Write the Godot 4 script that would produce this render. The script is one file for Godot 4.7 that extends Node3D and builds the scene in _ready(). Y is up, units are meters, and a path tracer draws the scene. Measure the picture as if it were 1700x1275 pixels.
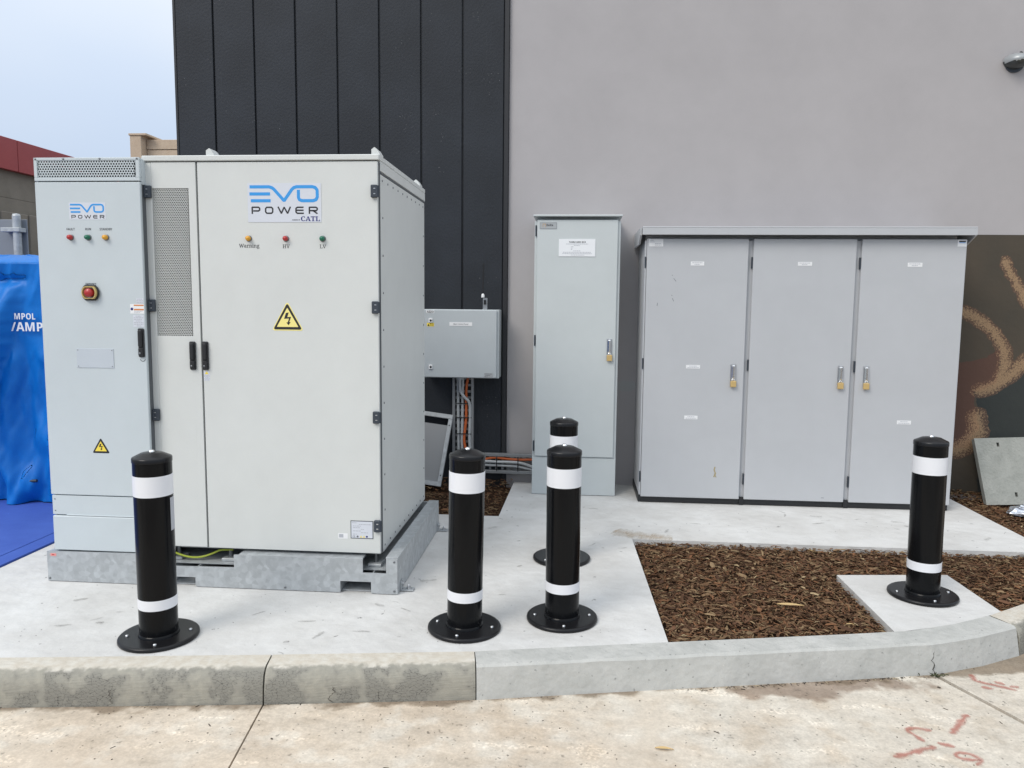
extends Node3D

# ---------------------------------------------------------------- mesh collector
class MB:
	var v := PackedVector3Array()
	var n := PackedVector3Array()
	var uv := PackedVector2Array()
	func tri3(a: Vector3, b: Vector3, c: Vector3, na: Vector3, nb: Vector3, nc: Vector3, ua := Vector2.ZERO, ub := Vector2.ZERO, uc := Vector2.ZERO) -> void:
		if (b - a).cross(c - a).dot(na + nb + nc) > 0.0:
			var t := b
			b = c
			c = t
			t = nb
			nb = nc
			nc = t
			var u := ub
			ub = uc
			uc = u
		v.append(a); v.append(b); v.append(c)
		n.append(na); n.append(nb); n.append(nc)
		uv.append(ua); uv.append(ub); uv.append(uc)
	func tri(a: Vector3, b: Vector3, c: Vector3, hint: Vector3) -> void:
		var nn := (b - a).cross(c - a).normalized()
		if nn.dot(hint) < 0.0:
			nn = -nn
		tri3(a, b, c, nn, nn, nn, Vector2(a.x, -a.y), Vector2(b.x, -b.y), Vector2(c.x, -c.y))
	func quad(a: Vector3, b: Vector3, c: Vector3, d: Vector3, hint: Vector3) -> void:
		tri(a, b, c, hint)
		tri(a, c, d, hint)
	func box(lo: Vector3, hi: Vector3, bv := 0.0) -> MB:
		var c := (lo + hi) * 0.5
		var h := (hi - lo) * 0.5
		bv = minf(bv, minf(h.x, minf(h.y, h.z)) * 0.95)
		for ax in 3:
			var u := (ax + 1) % 3
			var w := (ax + 2) % 3
			for s in [-1.0, 1.0]:
				var p := []
				for k in [[-1, -1], [1, -1], [1, 1], [-1, 1]]:
					var q := Vector3.ZERO
					q[ax] = h[ax] * s
					q[u] = (h[u] - bv) * k[0]
					q[w] = (h[w] - bv) * k[1]
					p.append(c + q)
				var hint := Vector3.ZERO
				hint[ax] = s
				quad(p[0], p[1], p[2], p[3], hint)
		if bv <= 0.0:
			return self
		for ax in 3:
			var u := (ax + 1) % 3
			var w := (ax + 2) % 3
			for su in [-1.0, 1.0]:
				for sw in [-1.0, 1.0]:
					var p := []
					for k in [[-1, 0], [1, 0], [1, 1], [-1, 1]]:
						var q := Vector3.ZERO
						q[ax] = (h[ax] - bv) * k[0]
						q[u] = (h[u] - (bv if k[1] == 1 else 0.0)) * su
						q[w] = (h[w] - (0.0 if k[1] == 1 else bv)) * sw
						p.append(c + q)
					var hint := Vector3.ZERO
					hint[u] = su
					hint[w] = sw
					quad(p[0], p[1], p[2], p[3], hint)
		for sx in [-1.0, 1.0]:
			for sy in [-1.0, 1.0]:
				for sz in [-1.0, 1.0]:
					var s := Vector3(sx, sy, sz)
					tri(c + s * (h - Vector3(0, bv, bv)), c + s * (h - Vector3(bv, 0, bv)), c + s * (h - Vector3(bv, bv, 0)), s)
		return self
	func tube(pts: Array, r: float, seg := 10, caps := true) -> MB:
		var rings := []
		var dirs := []
		for i in pts.size():
			var d: Vector3
			if i == 0:
				d = pts[1] - pts[0]
			elif i == pts.size() - 1:
				d = pts[i] - pts[i - 1]
			else:
				d = (pts[i + 1] - pts[i]).normalized() + (pts[i] - pts[i - 1]).normalized()
			dirs.append(d.normalized())
		var d0: Vector3 = dirs[0]
		var up := Vector3.UP if absf(d0.y) < 0.9 else Vector3.RIGHT
		for i in pts.size():
			var d: Vector3 = dirs[i]
			up = (up - d * up.dot(d)).normalized()
			var side := d.cross(up)
			var ring := []
			for k in seg:
				var a := TAU * k / seg
				ring.append(up * cos(a) + side * sin(a))
			rings.append(ring)
		for i in pts.size() - 1:
			for k in seg:
				var k2 := (k + 1) % seg
				var a: Vector3 = rings[i][k]
				var b: Vector3 = rings[i][k2]
				var c: Vector3 = rings[i + 1][k2]
				var d: Vector3 = rings[i + 1][k]
				tri3(pts[i] + a * r, pts[i] + b * r, pts[i + 1] + c * r, a, b, c)
				tri3(pts[i] + a * r, pts[i + 1] + c * r, pts[i + 1] + d * r, a, c, d)
		if caps:
			for e in [0, pts.size() - 1]:
				var nn: Vector3 = -dirs[0] if e == 0 else dirs[e]
				for k in seg:
					tri(pts[e], pts[e] + rings[e][k] * r, pts[e] + rings[e][(k + 1) % seg] * r, nn)
		return self
	# profile of (radius, height); sharp corners are written twice
	func lathe(prof: Array, seg: int, at: Vector3, basis := Basis()) -> MB:
		for i in prof.size() - 1:
			var p: Vector2 = prof[i]
			var q: Vector2 = prof[i + 1]
			if p.is_equal_approx(q):
				continue
			var t := q - p
			var np := Vector2(t.y, -t.x).normalized()
			var na := np
			var nb := np
			if i > 0 and not (prof[i - 1] as Vector2).is_equal_approx(p):
				var t2: Vector2 = p - prof[i - 1]
				na = (np + Vector2(t2.y, -t2.x).normalized()).normalized()
			if i + 2 < prof.size() and not (prof[i + 2] as Vector2).is_equal_approx(q):
				var t3: Vector2 = prof[i + 2] - q
				nb = (np + Vector2(t3.y, -t3.x).normalized()).normalized()
			for k in seg:
				var a := TAU * k / seg
				var b := TAU * (k + 1) / seg
				var da := Vector3(cos(a), 0, sin(a))
				var db := Vector3(cos(b), 0, sin(b))
				var P := [da * p.x + Vector3.UP * p.y, db * p.x + Vector3.UP * p.y, db * q.x + Vector3.UP * q.y, da * q.x + Vector3.UP * q.y]
				var N := [da * na.x + Vector3.UP * na.y, db * na.x + Vector3.UP * na.y, db * nb.x + Vector3.UP * nb.y, da * nb.x + Vector3.UP * nb.y]
				for j in 4:
					P[j] = at + basis * P[j]
					N[j] = basis * N[j]
				if p.x > 1e-6:
					tri3(P[0], P[1], P[2], N[0], N[1], N[2])
				if q.x > 1e-6:
					tri3(P[0], P[2], P[3], N[0], N[2], N[3])
		return self
	# polygon of (x, z), standing from y0 to y1
	func prism(poly: PackedVector2Array, y0: float, y1: float) -> MB:
		var ix := Geometry2D.triangulate_polygon(poly)
		for i in range(0, ix.size(), 3):
			var a := poly[ix[i]]
			var b := poly[ix[i + 1]]
			var c := poly[ix[i + 2]]
			tri3(Vector3(a.x, y1, a.y), Vector3(b.x, y1, b.y), Vector3(c.x, y1, c.y), Vector3.UP, Vector3.UP, Vector3.UP, a, b, c)
			tri(Vector3(a.x, y0, a.y), Vector3(b.x, y0, b.y), Vector3(c.x, y0, c.y), Vector3.DOWN)
		var cw := Geometry2D.is_polygon_clockwise(poly)
		for i in poly.size():
			var a := poly[i]
			var b := poly[(i + 1) % poly.size()]
			var e := b - a
			var nn := Vector3(e.y, 0, -e.x) * (-1.0 if cw else 1.0)
			quad(Vector3(a.x, y0, a.y), Vector3(b.x, y0, b.y), Vector3(b.x, y1, b.y), Vector3(a.x, y1, a.y), nn)
		return self
	# polygon of (x, y), from z0 (back) to z1 (front)
	func plate(poly: PackedVector2Array, z0: float, z1: float) -> MB:
		var ix := Geometry2D.triangulate_polygon(poly)
		for i in range(0, ix.size(), 3):
			var a := poly[ix[i]]
			var b := poly[ix[i + 1]]
			var c := poly[ix[i + 2]]
			tri(Vector3(a.x, a.y, z1), Vector3(b.x, b.y, z1), Vector3(c.x, c.y, z1), Vector3.BACK)
			tri(Vector3(a.x, a.y, z0), Vector3(b.x, b.y, z0), Vector3(c.x, c.y, z0), Vector3.FORWARD)
		var cw := Geometry2D.is_polygon_clockwise(poly)
		for i in poly.size():
			var a := poly[i]
			var b := poly[(i + 1) % poly.size()]
			var e := b - a
			var nn := Vector3(e.y, -e.x, 0) * (-1.0 if cw else 1.0)
			quad(Vector3(a.x, a.y, z0), Vector3(b.x, b.y, z0), Vector3(b.x, b.y, z1), Vector3(a.x, a.y, z1), nn)
		return self
	# flat stroke in the xy plane with round or flat ends
	func stroke(pts: Array, w: float, z0: float, z1: float, closed := false, cap := false) -> MB:
		var P := PackedVector2Array()
		for p in pts:
			P.append(p)
		if closed:
			P.append(P[0])
		var polys := Geometry2D.offset_polyline(P, w * 0.5, Geometry2D.JOIN_ROUND if w > 0.004 else Geometry2D.JOIN_MITER, Geometry2D.END_ROUND if cap else Geometry2D.END_BUTT)
		if closed:
			for i in P.size() - 1:
				var pp := Geometry2D.offset_polyline(PackedVector2Array([P[i], P[i + 1]]), w * 0.5, Geometry2D.JOIN_ROUND, Geometry2D.END_SQUARE)
				for q in pp:
					plate(q, z0, z1)
			return self
		for q in polys:
			plate(q, z0, z1)
		return self
	func mesh() -> ArrayMesh:
		var a := []
		a.resize(Mesh.ARRAY_MAX)
		a[Mesh.ARRAY_VERTEX] = v
		a[Mesh.ARRAY_NORMAL] = n
		a[Mesh.ARRAY_TEX_UV] = uv
		var m := ArrayMesh.new()
		m.add_surface_from_arrays(Mesh.PRIMITIVE_TRIANGLES, a)
		return m

var M := {}
var taken := {}
var rng := RandomNumberGenerator.new()

# ---------------------------------------------------------------- scene helpers
func numbered(called: String) -> String:
	var k: int = taken.get(called, 0)
	taken[called] = k + 1
	return called if k == 0 else "%s_%03d" % [called, k]

func meta(o: Node, label := "", category := "", group := "", kind := "") -> Node:
	if label: o.set_meta("label", label)
	if category: o.set_meta("category", category)
	if group: o.set_meta("group", group)
	if kind: o.set_meta("kind", kind)
	return o

func thing(called: String, label: String, category: String, at := Vector3.ZERO, group := "") -> Node3D:
	var o := Node3D.new()
	o.name = numbered(called)
	add_child(o)
	o.position = at
	meta(o, label, category, group)
	return o

func mi(called: String, mesh: Mesh, mat: Material, parent: Node, at := Vector3.ZERO) -> MeshInstance3D:
	var o := MeshInstance3D.new()
	o.name = called if parent != self else numbered(called)
	o.mesh = mesh
	o.material_override = mat
	o.position = at
	parent.add_child(o, true)
	return o

# the parts are written in world coordinates and stand under a thing at its base
func part(called: String, b: MB, mat: Material, parent: Node) -> MeshInstance3D:
	var off := Vector3.ZERO
	var p: Node = parent
	while p != self:
		off += (p as Node3D).position
		p = p.get_parent()
	if off != Vector3.ZERO:
		for i in b.v.size():
			b.v[i] -= off
	return mi(called, b.mesh(), mat, parent)

func bx(x0: float, x1: float, y0: float, y1: float, z0: float, z1: float, bv := 0.0) -> MB:
	return MB.new().box(Vector3(minf(x0, x1), minf(y0, y1), minf(z0, z1)), Vector3(maxf(x0, x1), maxf(y0, y1), maxf(z0, z1)), bv)

func lin(r: float, g: float, b: float) -> Color:
	return Color(r, g, b).linear_to_srgb()

func mat(c: Color, rough := 0.6, metal := 0.0, spec := 0.5) -> StandardMaterial3D:
	var m := StandardMaterial3D.new()
	m.albedo_color = c
	m.roughness = rough
	m.metallic = metal
	m.metallic_specular = spec
	return m

func tri_map(m: StandardMaterial3D, scale: float) -> StandardMaterial3D:
	m.uv1_triplanar = true
	m.uv1_world_triplanar = true
	m.uv1_scale = Vector3.ONE * scale
	return m

func noise(s: int, freq: float, oct := 4, type := FastNoiseLite.TYPE_SIMPLEX_SMOOTH) -> FastNoiseLite:
	var f := FastNoiseLite.new()
	f.seed = s
	f.noise_type = type
	f.frequency = freq
	f.fractal_octaves = oct
	if oct <= 1:
		f.fractal_type = FastNoiseLite.FRACTAL_NONE
	return f

func nbytes(s: int, freq: float, w: int, h: int, oct := 4, type := FastNoiseLite.TYPE_SIMPLEX_SMOOTH) -> PackedByteArray:
	var im := noise(s, freq, oct, type).get_seamless_image(w, h)
	im.convert(Image.FORMAT_L8)
	return im.get_data()

func bump_tex(s: int, freq: float, strength: float, size := 512, oct := 4) -> NoiseTexture2D:
	var t := NoiseTexture2D.new()
	t.width = size
	t.height = size
	t.seamless = true
	t.noise = noise(s, freq, oct)
	t.as_normal_map = true
	t.bump_strength = strength
	return t

# mottled surface: two colours mixed by coarse noise, grain on top, sparse dark and pale specks
func mottled(a: Color, b: Color, s: int, size: int, coarse: float, grain: float, dark := 0.0, pale := 0.0) -> ImageTexture:
	var n1 := nbytes(s, coarse / size, size, size, 5)
	var n2 := nbytes(s + 7, coarse * 5.0 / size, size, size, 4)
	var n3 := nbytes(s + 13, 0.35, size, size, 2)
	var n4 := nbytes(s + 29, 0.045, size, size, 2)
	var out := PackedByteArray()
	out.resize(size * size * 3)
	for i in size * size:
		var t := clampf((n1[i] + n2[i] * 0.5) / 255.0 - 0.25, 0.0, 1.0)
		var g := 1.0 + grain * (n3[i] / 127.5 - 1.0)
		if n4[i] > 255.0 * (1.0 - dark) and n3[i] > 100:
			g *= 0.62
		elif n4[i] < 255.0 * pale:
			g *= 1.18
		out[i * 3] = int(clampf(lerpf(a.r, b.r, t) * g, 0.0, 1.0) * 255.0)
		out[i * 3 + 1] = int(clampf(lerpf(a.g, b.g, t) * g, 0.0, 1.0) * 255.0)
		out[i * 3 + 2] = int(clampf(lerpf(a.b, b.b, t) * g, 0.0, 1.0) * 255.0)
	return ImageTexture.create_from_image(Image.create_from_data(size, size, false, Image.FORMAT_RGB8, out))

func c8(r: int, g: int, b: int) -> Color:
	return Color(r / 255.0, g / 255.0, b / 255.0)

func paint(c: Color, s: int, rough := 0.42) -> StandardMaterial3D:
	var m := mat(Color.WHITE, rough)
	m.albedo_texture = mottled(c * 0.99, c * 1.01, s, 256, 2.0, 0.004)
	tri_map(m, 0.8)
	return m

func lettering(parent: Node, s: String, center: Vector3, cap: float, m: Material, width := 0.0, serif := false, bold := true, called := "lettering") -> MeshInstance3D:
	var f := SystemFont.new()
	f.font_names = PackedStringArray(["Droid Serif" if serif else "Droid Sans"])
	f.font_weight = 700 if bold else 400
	var t := TextMesh.new()
	t.font = f
	t.text = s
	t.font_size = 48
	t.pixel_size = cap / (48.0 * 0.72)
	t.depth = 0.0008
	t.curve_step = 1.5
	t.horizontal_alignment = HORIZONTAL_ALIGNMENT_CENTER
	t.vertical_alignment = VERTICAL_ALIGNMENT_CENTER
	var o := mi(called, t, m, parent)
	var off := Vector3.ZERO
	var p: Node = parent
	while p != self:
		off += (p as Node3D).position
		p = p.get_parent()
	var ab := t.get_aabb()
	var sx := 1.0
	if width > 0.0 and ab.size.x > 0.0:
		sx = width / ab.size.x
	o.scale = Vector3(sx, 1, 1)
	var c := ab.get_center()
	o.position = center - off - Vector3(c.x * sx, c.y, 0)
	return o

# rows of small print too fine to read: short dashes of uneven length
func print_rows(parent: Node, x0: float, x1: float, y0: float, y1: float, z: float, rows: Array, m: Material) -> void:
	var b := MB.new()
	var h := (y1 - y0) / rows.size()
	for i in rows.size():
		var r: Array = rows[i]
		var x: float = lerpf(x0, x1, r[0])
		var e: float = lerpf(x0, x1, r[1])
		var yc := y1 - h * (i + 0.5)
		while x < e:
			var w := minf(rng.randf_range(0.006, 0.016), e - x)
			b.box(Vector3(x, yc - h * 0.2, z), Vector3(x + w, yc + h * 0.2, z + 0.0006))
			x += w + 0.003
	part("print", b, m, parent)

func sticker(parent: Node, called: String, x0: float, x1: float, y0: float, y1: float, z: float, m: Material, thick := 0.0012) -> MeshInstance3D:
	return part(called, bx(x0, x1, y0, y1, z, z + thick), m, parent)

func _ready() -> void:
	rng.seed = 11
	setup()
	materials()
	ground()
	walls()
	backdrop()
	skid()
	power_cabinet()
	battery_cabinet()
	control_box()
	cable_runs()
	grid_box()
	triple_cabinet()
	bollards()
	small_things()

# ---------------------------------------------------------------- camera, sky, light
func setup() -> void:
	var cam := Camera3D.new()
	cam.name = "camera"
	cam.fov = rad_to_deg(2.0 * atan(637.5 / 1277.0))
	cam.position = Vector3(0, 1.63, 0)
	cam.rotation = Vector3(deg_to_rad(-5.895), deg_to_rad(4.7), deg_to_rad(0.536))
	cam.near = 0.05
	cam.far = 400.0
	add_child(cam)
	cam.current = true
	var env := Environment.new()
	env.background_mode = Environment.BG_SKY
	env.tonemap_mode = Environment.TONE_MAPPER_LINEAR
	env.tonemap_exposure = 1.2
	env.sdfgi_enabled = true
	env.ssao_enabled = true
	env.ssil_enabled = true
	var sky := Sky.new()
	var pm := PanoramaSkyMaterial.new()
	pm.panorama = overcast()
	sky.sky_material = pm
	env.sky = sky
	var we := WorldEnvironment.new()
	we.name = "world_environment"
	we.environment = env
	add_child(we)
	var sun := DirectionalLight3D.new()
	sun.name = "sun"
	sun.light_color = Color(1.0, 0.97, 0.93)
	sun.light_energy = 0.5
	sun.light_angular_distance = 28.0
	sun.shadow_enabled = true
	add_child(sun)
	sun.look_at_from_position(Vector3(-5.0, 7.5, 6.0), Vector3.ZERO)

# even overcast: brighter towards the zenith as a clouded sky is, with soft cloud banks all round
func overcast() -> ImageTexture:
	var w := 512
	var h := 256
	var im := Image.create(w, h, false, Image.FORMAT_RGBF)
	var f := noise(5, 1.6, 4)
	var f2 := noise(9, 3.2, 3)
	for y in h:
		var el := (0.5 - (y + 0.5) / h) * PI
		for x in w:
			var az := TAU * x / w
			var d := Vector3(cos(az) * cos(el), sin(el) * 1.8, sin(az) * cos(el))
			var cl := f.get_noise_3dv(d) * 0.5 + f2.get_noise_3dv(d) * 0.25
			var l := 1.25 * (1.2 + 1.8 * maxf(sin(el), 0.0)) / 3.0
			var white := clampf(0.15 + 1.7 * maxf(sin(el), 0.0) + cl * 0.55, 0.0, 1.0)
			var c := Color(0.74, 0.95, 1.28).lerp(Color(0.94, 1.0, 1.08), white)
			l *= 1.0 + cl * 0.12
			if el < 0.0:
				c = Color(0.9, 0.9, 0.88)
				l = 0.3
			im.set_pixel(x, y, Color(c.r * l, c.g * l, c.b * l))
	return ImageTexture.create_from_image(im)

# ---------------------------------------------------------------- materials
func materials() -> void:
	M.rough_bump = bump_tex(21, 0.05, 6.0, 512, 5)
	M.fine_bump = bump_tex(22, 0.2, 4.0, 512, 3)
	M.battery = paint(lin(0.62, 0.64, 0.625), 31)
	M.pcs = paint(lin(0.53, 0.585, 0.61), 32)
	M.gridbox = paint(lin(0.545, 0.585, 0.59), 33)
	M.triple = paint(lin(0.475, 0.49, 0.51), 34)
	M.control = paint(lin(0.46, 0.50, 0.52), 35)
	M.inside = mat(lin(0.36, 0.37, 0.34), 0.6)
	M.hinge = mat(lin(0.035, 0.045, 0.06), 0.5)
	M.black_plastic = mat(lin(0.014, 0.015, 0.017), 0.45)
	M.seal = mat(lin(0.10, 0.11, 0.12), 0.6)
	M.steel = mat(lin(0.55, 0.56, 0.57), 0.3, 1.0)
	M.chrome = mat(lin(0.85, 0.86, 0.87), 0.16, 1.0)
	M.brass = mat(lin(0.66, 0.47, 0.20), 0.42, 0.45)
	M.screw = mat(lin(0.2, 0.21, 0.22), 0.4, 0.8)
	M.white = mat(lin(0.78, 0.79, 0.80), 0.5)
	M.plaque = mat(lin(0.80, 0.82, 0.84), 0.35)
	M.ink = mat(lin(0.015, 0.016, 0.02), 0.6)
	M.ink_soft = mat(lin(0.16, 0.17, 0.19), 0.6)
	M.ink_pale = mat(lin(0.42, 0.44, 0.48), 0.6)
	M.evo_blue = mat(lin(0.035, 0.30, 0.72), 0.45)
	M.navy = mat(lin(0.012, 0.014, 0.16), 0.5)
	M.logo_ground = mat(lin(0.62, 0.65, 0.71), 0.4)
	M.yellow = mat(lin(0.85, 0.66, 0.08), 0.5)
	M.yellow_pale = mat(lin(0.86, 0.76, 0.26), 0.5)
	M.red = mat(lin(0.42, 0.03, 0.03), 0.3)
	M.green = mat(lin(0.008, 0.14, 0.08), 0.3)
	M.amber = mat(lin(0.68, 0.34, 0.03), 0.3)
	M.orange_print = mat(lin(0.62, 0.22, 0.06), 0.5)
	M.grey_plate = mat(lin(0.42, 0.44, 0.45), 0.45, 0.3)
	M.bollard = mat(lin(0.005, 0.0055, 0.0065), 0.19, 0.0, 0.28)
	M.bollard_cap = mat(lin(0.008, 0.008, 0.009), 0.27, 0.0, 0.4)
	M.bollard_plate = mat(lin(0.008, 0.008, 0.009), 0.32, 0.0, 0.4)
	M.band = mat(lin(0.74, 0.755, 0.79), 0.35)
	M.conduit = mat(lin(0.44, 0.46, 0.47), 0.5)
	M.orange = mat(lin(0.55, 0.12, 0.03), 0.5)
	M.earth = mat(lin(0.35, 0.42, 0.04), 0.5)
	# galvanised steel with spangle
	var gv := mat(Color.WHITE, 0.48, 0.3)
	gv.albedo_texture = spangle()
	tri_map(gv, 2.2)
	M.galv = gv
	M.tray = mat(lin(0.30, 0.31, 0.32), 0.45, 0.5)
	# poured concrete of the pavement
	var pv := mat(Color.WHITE, 0.9, 0.0, 0.3)
	pv.albedo_texture = mottled(c8(192, 191, 188), c8(208, 208, 206), 41, 1024, 5.0, 0.03, 0.10, 0.03)
	tri_map(pv, 0.31)
	pv.normal_enabled = true
	pv.normal_texture = M.rough_bump
	pv.normal_scale = 0.15
	M.pavement = pv
	var nk := mat(Color.WHITE, 0.9, 0.0, 0.3)
	nk.albedo_texture = mottled(c8(166, 167, 163), c8(188, 188, 184), 47, 1024, 6.0, 0.05, 0.11, 0.05)
	tri_map(nk, 0.6)
	nk.normal_enabled = true
	nk.normal_texture = M.rough_bump
	nk.normal_scale = 0.25
	M.kerb_new = nk
	var ok := mat(Color.WHITE, 0.92, 0.0, 0.25)
	ok.albedo_texture = old_kerb()
	ok.normal_enabled = true
	ok.normal_texture = M.rough_bump
	ok.normal_scale = 0.3
	M.kerb_old = ok
	var rd := mat(Color.WHITE, 0.9, 0.0, 0.3)
	rd.albedo_texture = road_tex()
	rd.normal_enabled = true
	rd.normal_texture = bump_tex(51, 0.02, 10.0, 1024, 6)
	rd.normal_scale = 0.22
	M.road = rd
	var wl := mat(Color.WHITE, 0.85, 0.0, 0.25)
	wl.albedo_texture = mottled(c8(169, 166, 167), c8(174, 171, 172), 61, 512, 3.0, 0.008)
	tri_map(wl, 0.4)
	M.wall = wl
	var bk := mat(Color.WHITE, 0.62, 0.0, 0.4)
	bk.albedo_texture = cladding_tex()
	tri_map(bk, 0.35)
	bk.normal_enabled = true
	bk.normal_texture = M.fine_bump
	bk.normal_scale = 0.06
	M.cladding = bk
	M.trim_black = mat(lin(0.016, 0.017, 0.02), 0.5)
	var sl := mat(Color.WHITE, 0.92, 0.0, 0.25)
	sl.albedo_texture = mottled(c8(140, 143, 138), c8(162, 164, 159), 67, 512, 5.0, 0.05, 0.03, 0.03)
	tri_map(sl, 1.4)
	sl.normal_enabled = true
	sl.normal_texture = M.rough_bump
	sl.normal_scale = 0.5
	M.cover = sl
	var so := mat(Color.WHITE, 0.98, 0.0, 0.2)
	so.albedo_texture = mottled(c8(42, 30, 23), c8(66, 49, 36), 71, 256, 14.0, 0.2)
	tri_map(so, 2.0)
	M.soil = so
	var bl := mat(Color.WHITE, 0.7)
	bl.albedo_texture = mottled(c8(58, 88, 172), c8(66, 98, 182), 73, 512, 4.0, 0.04, 0.0, 0.04)
	tri_map(bl, 0.5)
	M.blue_paint = bl
	var tp := mat(Color.WHITE, 0.5, 0.0, 0.4)
	tp.albedo_texture = mottled(c8(0, 104, 186), c8(8, 116, 200), 79, 256, 4.0, 0.03)
	tri_map(tp, 1.0)
	M.tarp = tp
	var gr := mat(Color.WHITE, 0.95, 0.0, 0.3)
	gr.albedo_texture = mottled(c8(110, 106, 100), c8(130, 126, 118), 83, 256, 5.0, 0.06)
	tri_map(gr, 0.2)
	M.ground = gr

func spangle() -> ImageTexture:
	var s := 512
	var f := noise(77, 0.035, 1, FastNoiseLite.TYPE_CELLULAR)
	f.cellular_return_type = FastNoiseLite.RETURN_CELL_VALUE
	f.domain_warp_enabled = true
	f.domain_warp_amplitude = 12.0
	f.domain_warp_frequency = 0.05
	var a := f.get_seamless_image(s, s)
	a.convert(Image.FORMAT_L8)
	var d := a.get_data()
	var n1 := nbytes(78, 0.012, s, s, 4)
	var n2 := nbytes(79, 0.3, s, s, 2)
	var out := PackedByteArray()
	out.resize(s * s * 3)
	for i in s * s:
		var k := 0.70 + 0.035 * (d[i] / 127.5 - 1.0) + 0.03 * (n1[i] / 127.5 - 1.0) + 0.02 * (n2[i] / 127.5 - 1.0)
		out[i * 3] = int(clampf(k * 0.985, 0, 1) * 255)
		out[i * 3 + 1] = int(clampf(k * 1.01, 0, 1) * 255)
		out[i * 3 + 2] = int(clampf(k * 1.025, 0, 1) * 255)
	return ImageTexture.create_from_image(Image.create_from_data(s, s, false, Image.FORMAT_RGB8, out))

# black paint with a few scuffs and paint flecks
func cladding_tex() -> ImageTexture:
	var s := 1024
	var im := Image.create(s, s, false, Image.FORMAT_RGB8)
	var n1 := nbytes(91, 0.004, s, s, 4)
	var n2 := nbytes(92, 0.25, s, s, 2)
	var d := PackedByteArray()
	d.resize(s * s * 3)
	for i in s * s:
		var k := 1.0 + 0.10 * (n1[i] / 127.5 - 1.0) + 0.10 * (n2[i] / 127.5 - 1.0)
		d[i * 3] = int(41 * k)
		d[i * 3 + 1] = int(45 * k)
		d[i * 3 + 2] = int(51 * k)
	im = Image.create_from_data(s, s, false, Image.FORMAT_RGB8, d)
	var r := RandomNumberGenerator.new()
	r.seed = 5
	for c in 26:
		var p := Vector2(r.randf() * s, r.randf() * s)
		for q in r.randi_range(1, 9):
			var o := p + Vector2(r.randfn(), r.randfn()) * 12.0
			var g := r.randf_range(0.25, 0.6)
			for e in r.randi_range(1, 3):
				im.set_pixel(posmod(int(o.x) + e % 2, s), posmod(int(o.y) + e / 2, s), Color(g, g, g))
	for c in 5:
		var x := int(r.randf() * s)
		var y := int(r.randf() * s)
		for q in r.randi_range(60, 170):
			var col := im.get_pixel(x, posmod(y + q, s))
			var a := r.randf_range(0.0, 0.10)
			im.set_pixel(x, posmod(y + q, s), col.lerp(Color(0.6, 0.6, 0.6), a))
			im.set_pixel(posmod(x + 1, s), posmod(y + q, s), im.get_pixel(posmod(x + 1, s), posmod(y + q, s)).lerp(Color(0.6, 0.6, 0.6), a * 0.7))
	return ImageTexture.create_from_image(im)

# weathered kerb: u along its length (2.4 m a tile), v round its profile (0.34 m): bare face first, then the worn top
func old_kerb() -> ImageTexture:
	var w := 2048
	var h := 256
	var n1 := nbytes(101, 0.006, w, h, 4)
	var n2 := nbytes(102, 0.022, w, h, 4)
	var n3 := nbytes(103, 0.4, w, h, 2)
	var cf := noise(104, 0.055, 1, FastNoiseLite.TYPE_CELLULAR)
	cf.cellular_return_type = FastNoiseLite.RETURN_DISTANCE2_SUB
	cf.cellular_jitter = 1.1
	var ci := cf.get_seamless_image(w, h, false, false, 0.1, false)
	ci.convert(Image.FORMAT_RF)
	var out := PackedByteArray()
	out.resize(w * h * 3)
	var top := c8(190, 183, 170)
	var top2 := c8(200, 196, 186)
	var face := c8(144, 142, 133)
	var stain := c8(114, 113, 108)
	var rawf := noise(104, 0.055, 1, FastNoiseLite.TYPE_CELLULAR)
	rawf.cellular_return_type = FastNoiseLite.RETURN_DISTANCE2_SUB
	for y in h:
		var t := float(y) / h
		for x in w:
			var i := y * w + x
			var a := n1[i] / 255.0
			var b := n2[i] / 255.0
			var c := top.lerp(top2, clampf(b * 1.6 - 0.4, 0, 1))
			var tt := t + (b - 0.5) * 0.12 + (a - 0.5) * 0.06
			var tc := c
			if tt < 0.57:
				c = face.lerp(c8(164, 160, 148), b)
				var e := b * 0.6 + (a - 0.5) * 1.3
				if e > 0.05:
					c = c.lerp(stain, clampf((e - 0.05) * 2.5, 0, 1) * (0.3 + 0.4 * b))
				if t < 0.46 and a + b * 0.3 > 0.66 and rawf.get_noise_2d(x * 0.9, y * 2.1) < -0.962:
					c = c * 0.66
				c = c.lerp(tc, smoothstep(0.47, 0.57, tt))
			c = c * (1.0 + 0.07 * (n3[i] / 127.5 - 1.0))
			out[i * 3] = int(clampf(c.r, 0, 1) * 255)
			out[i * 3 + 1] = int(clampf(c.g, 0, 1) * 255)
			out[i * 3 + 2] = int(clampf(c.b, 0, 1) * 255)
	return ImageTexture.create_from_image(Image.create_from_data(w, h, false, Image.FORMAT_RGB8, out))

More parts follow.
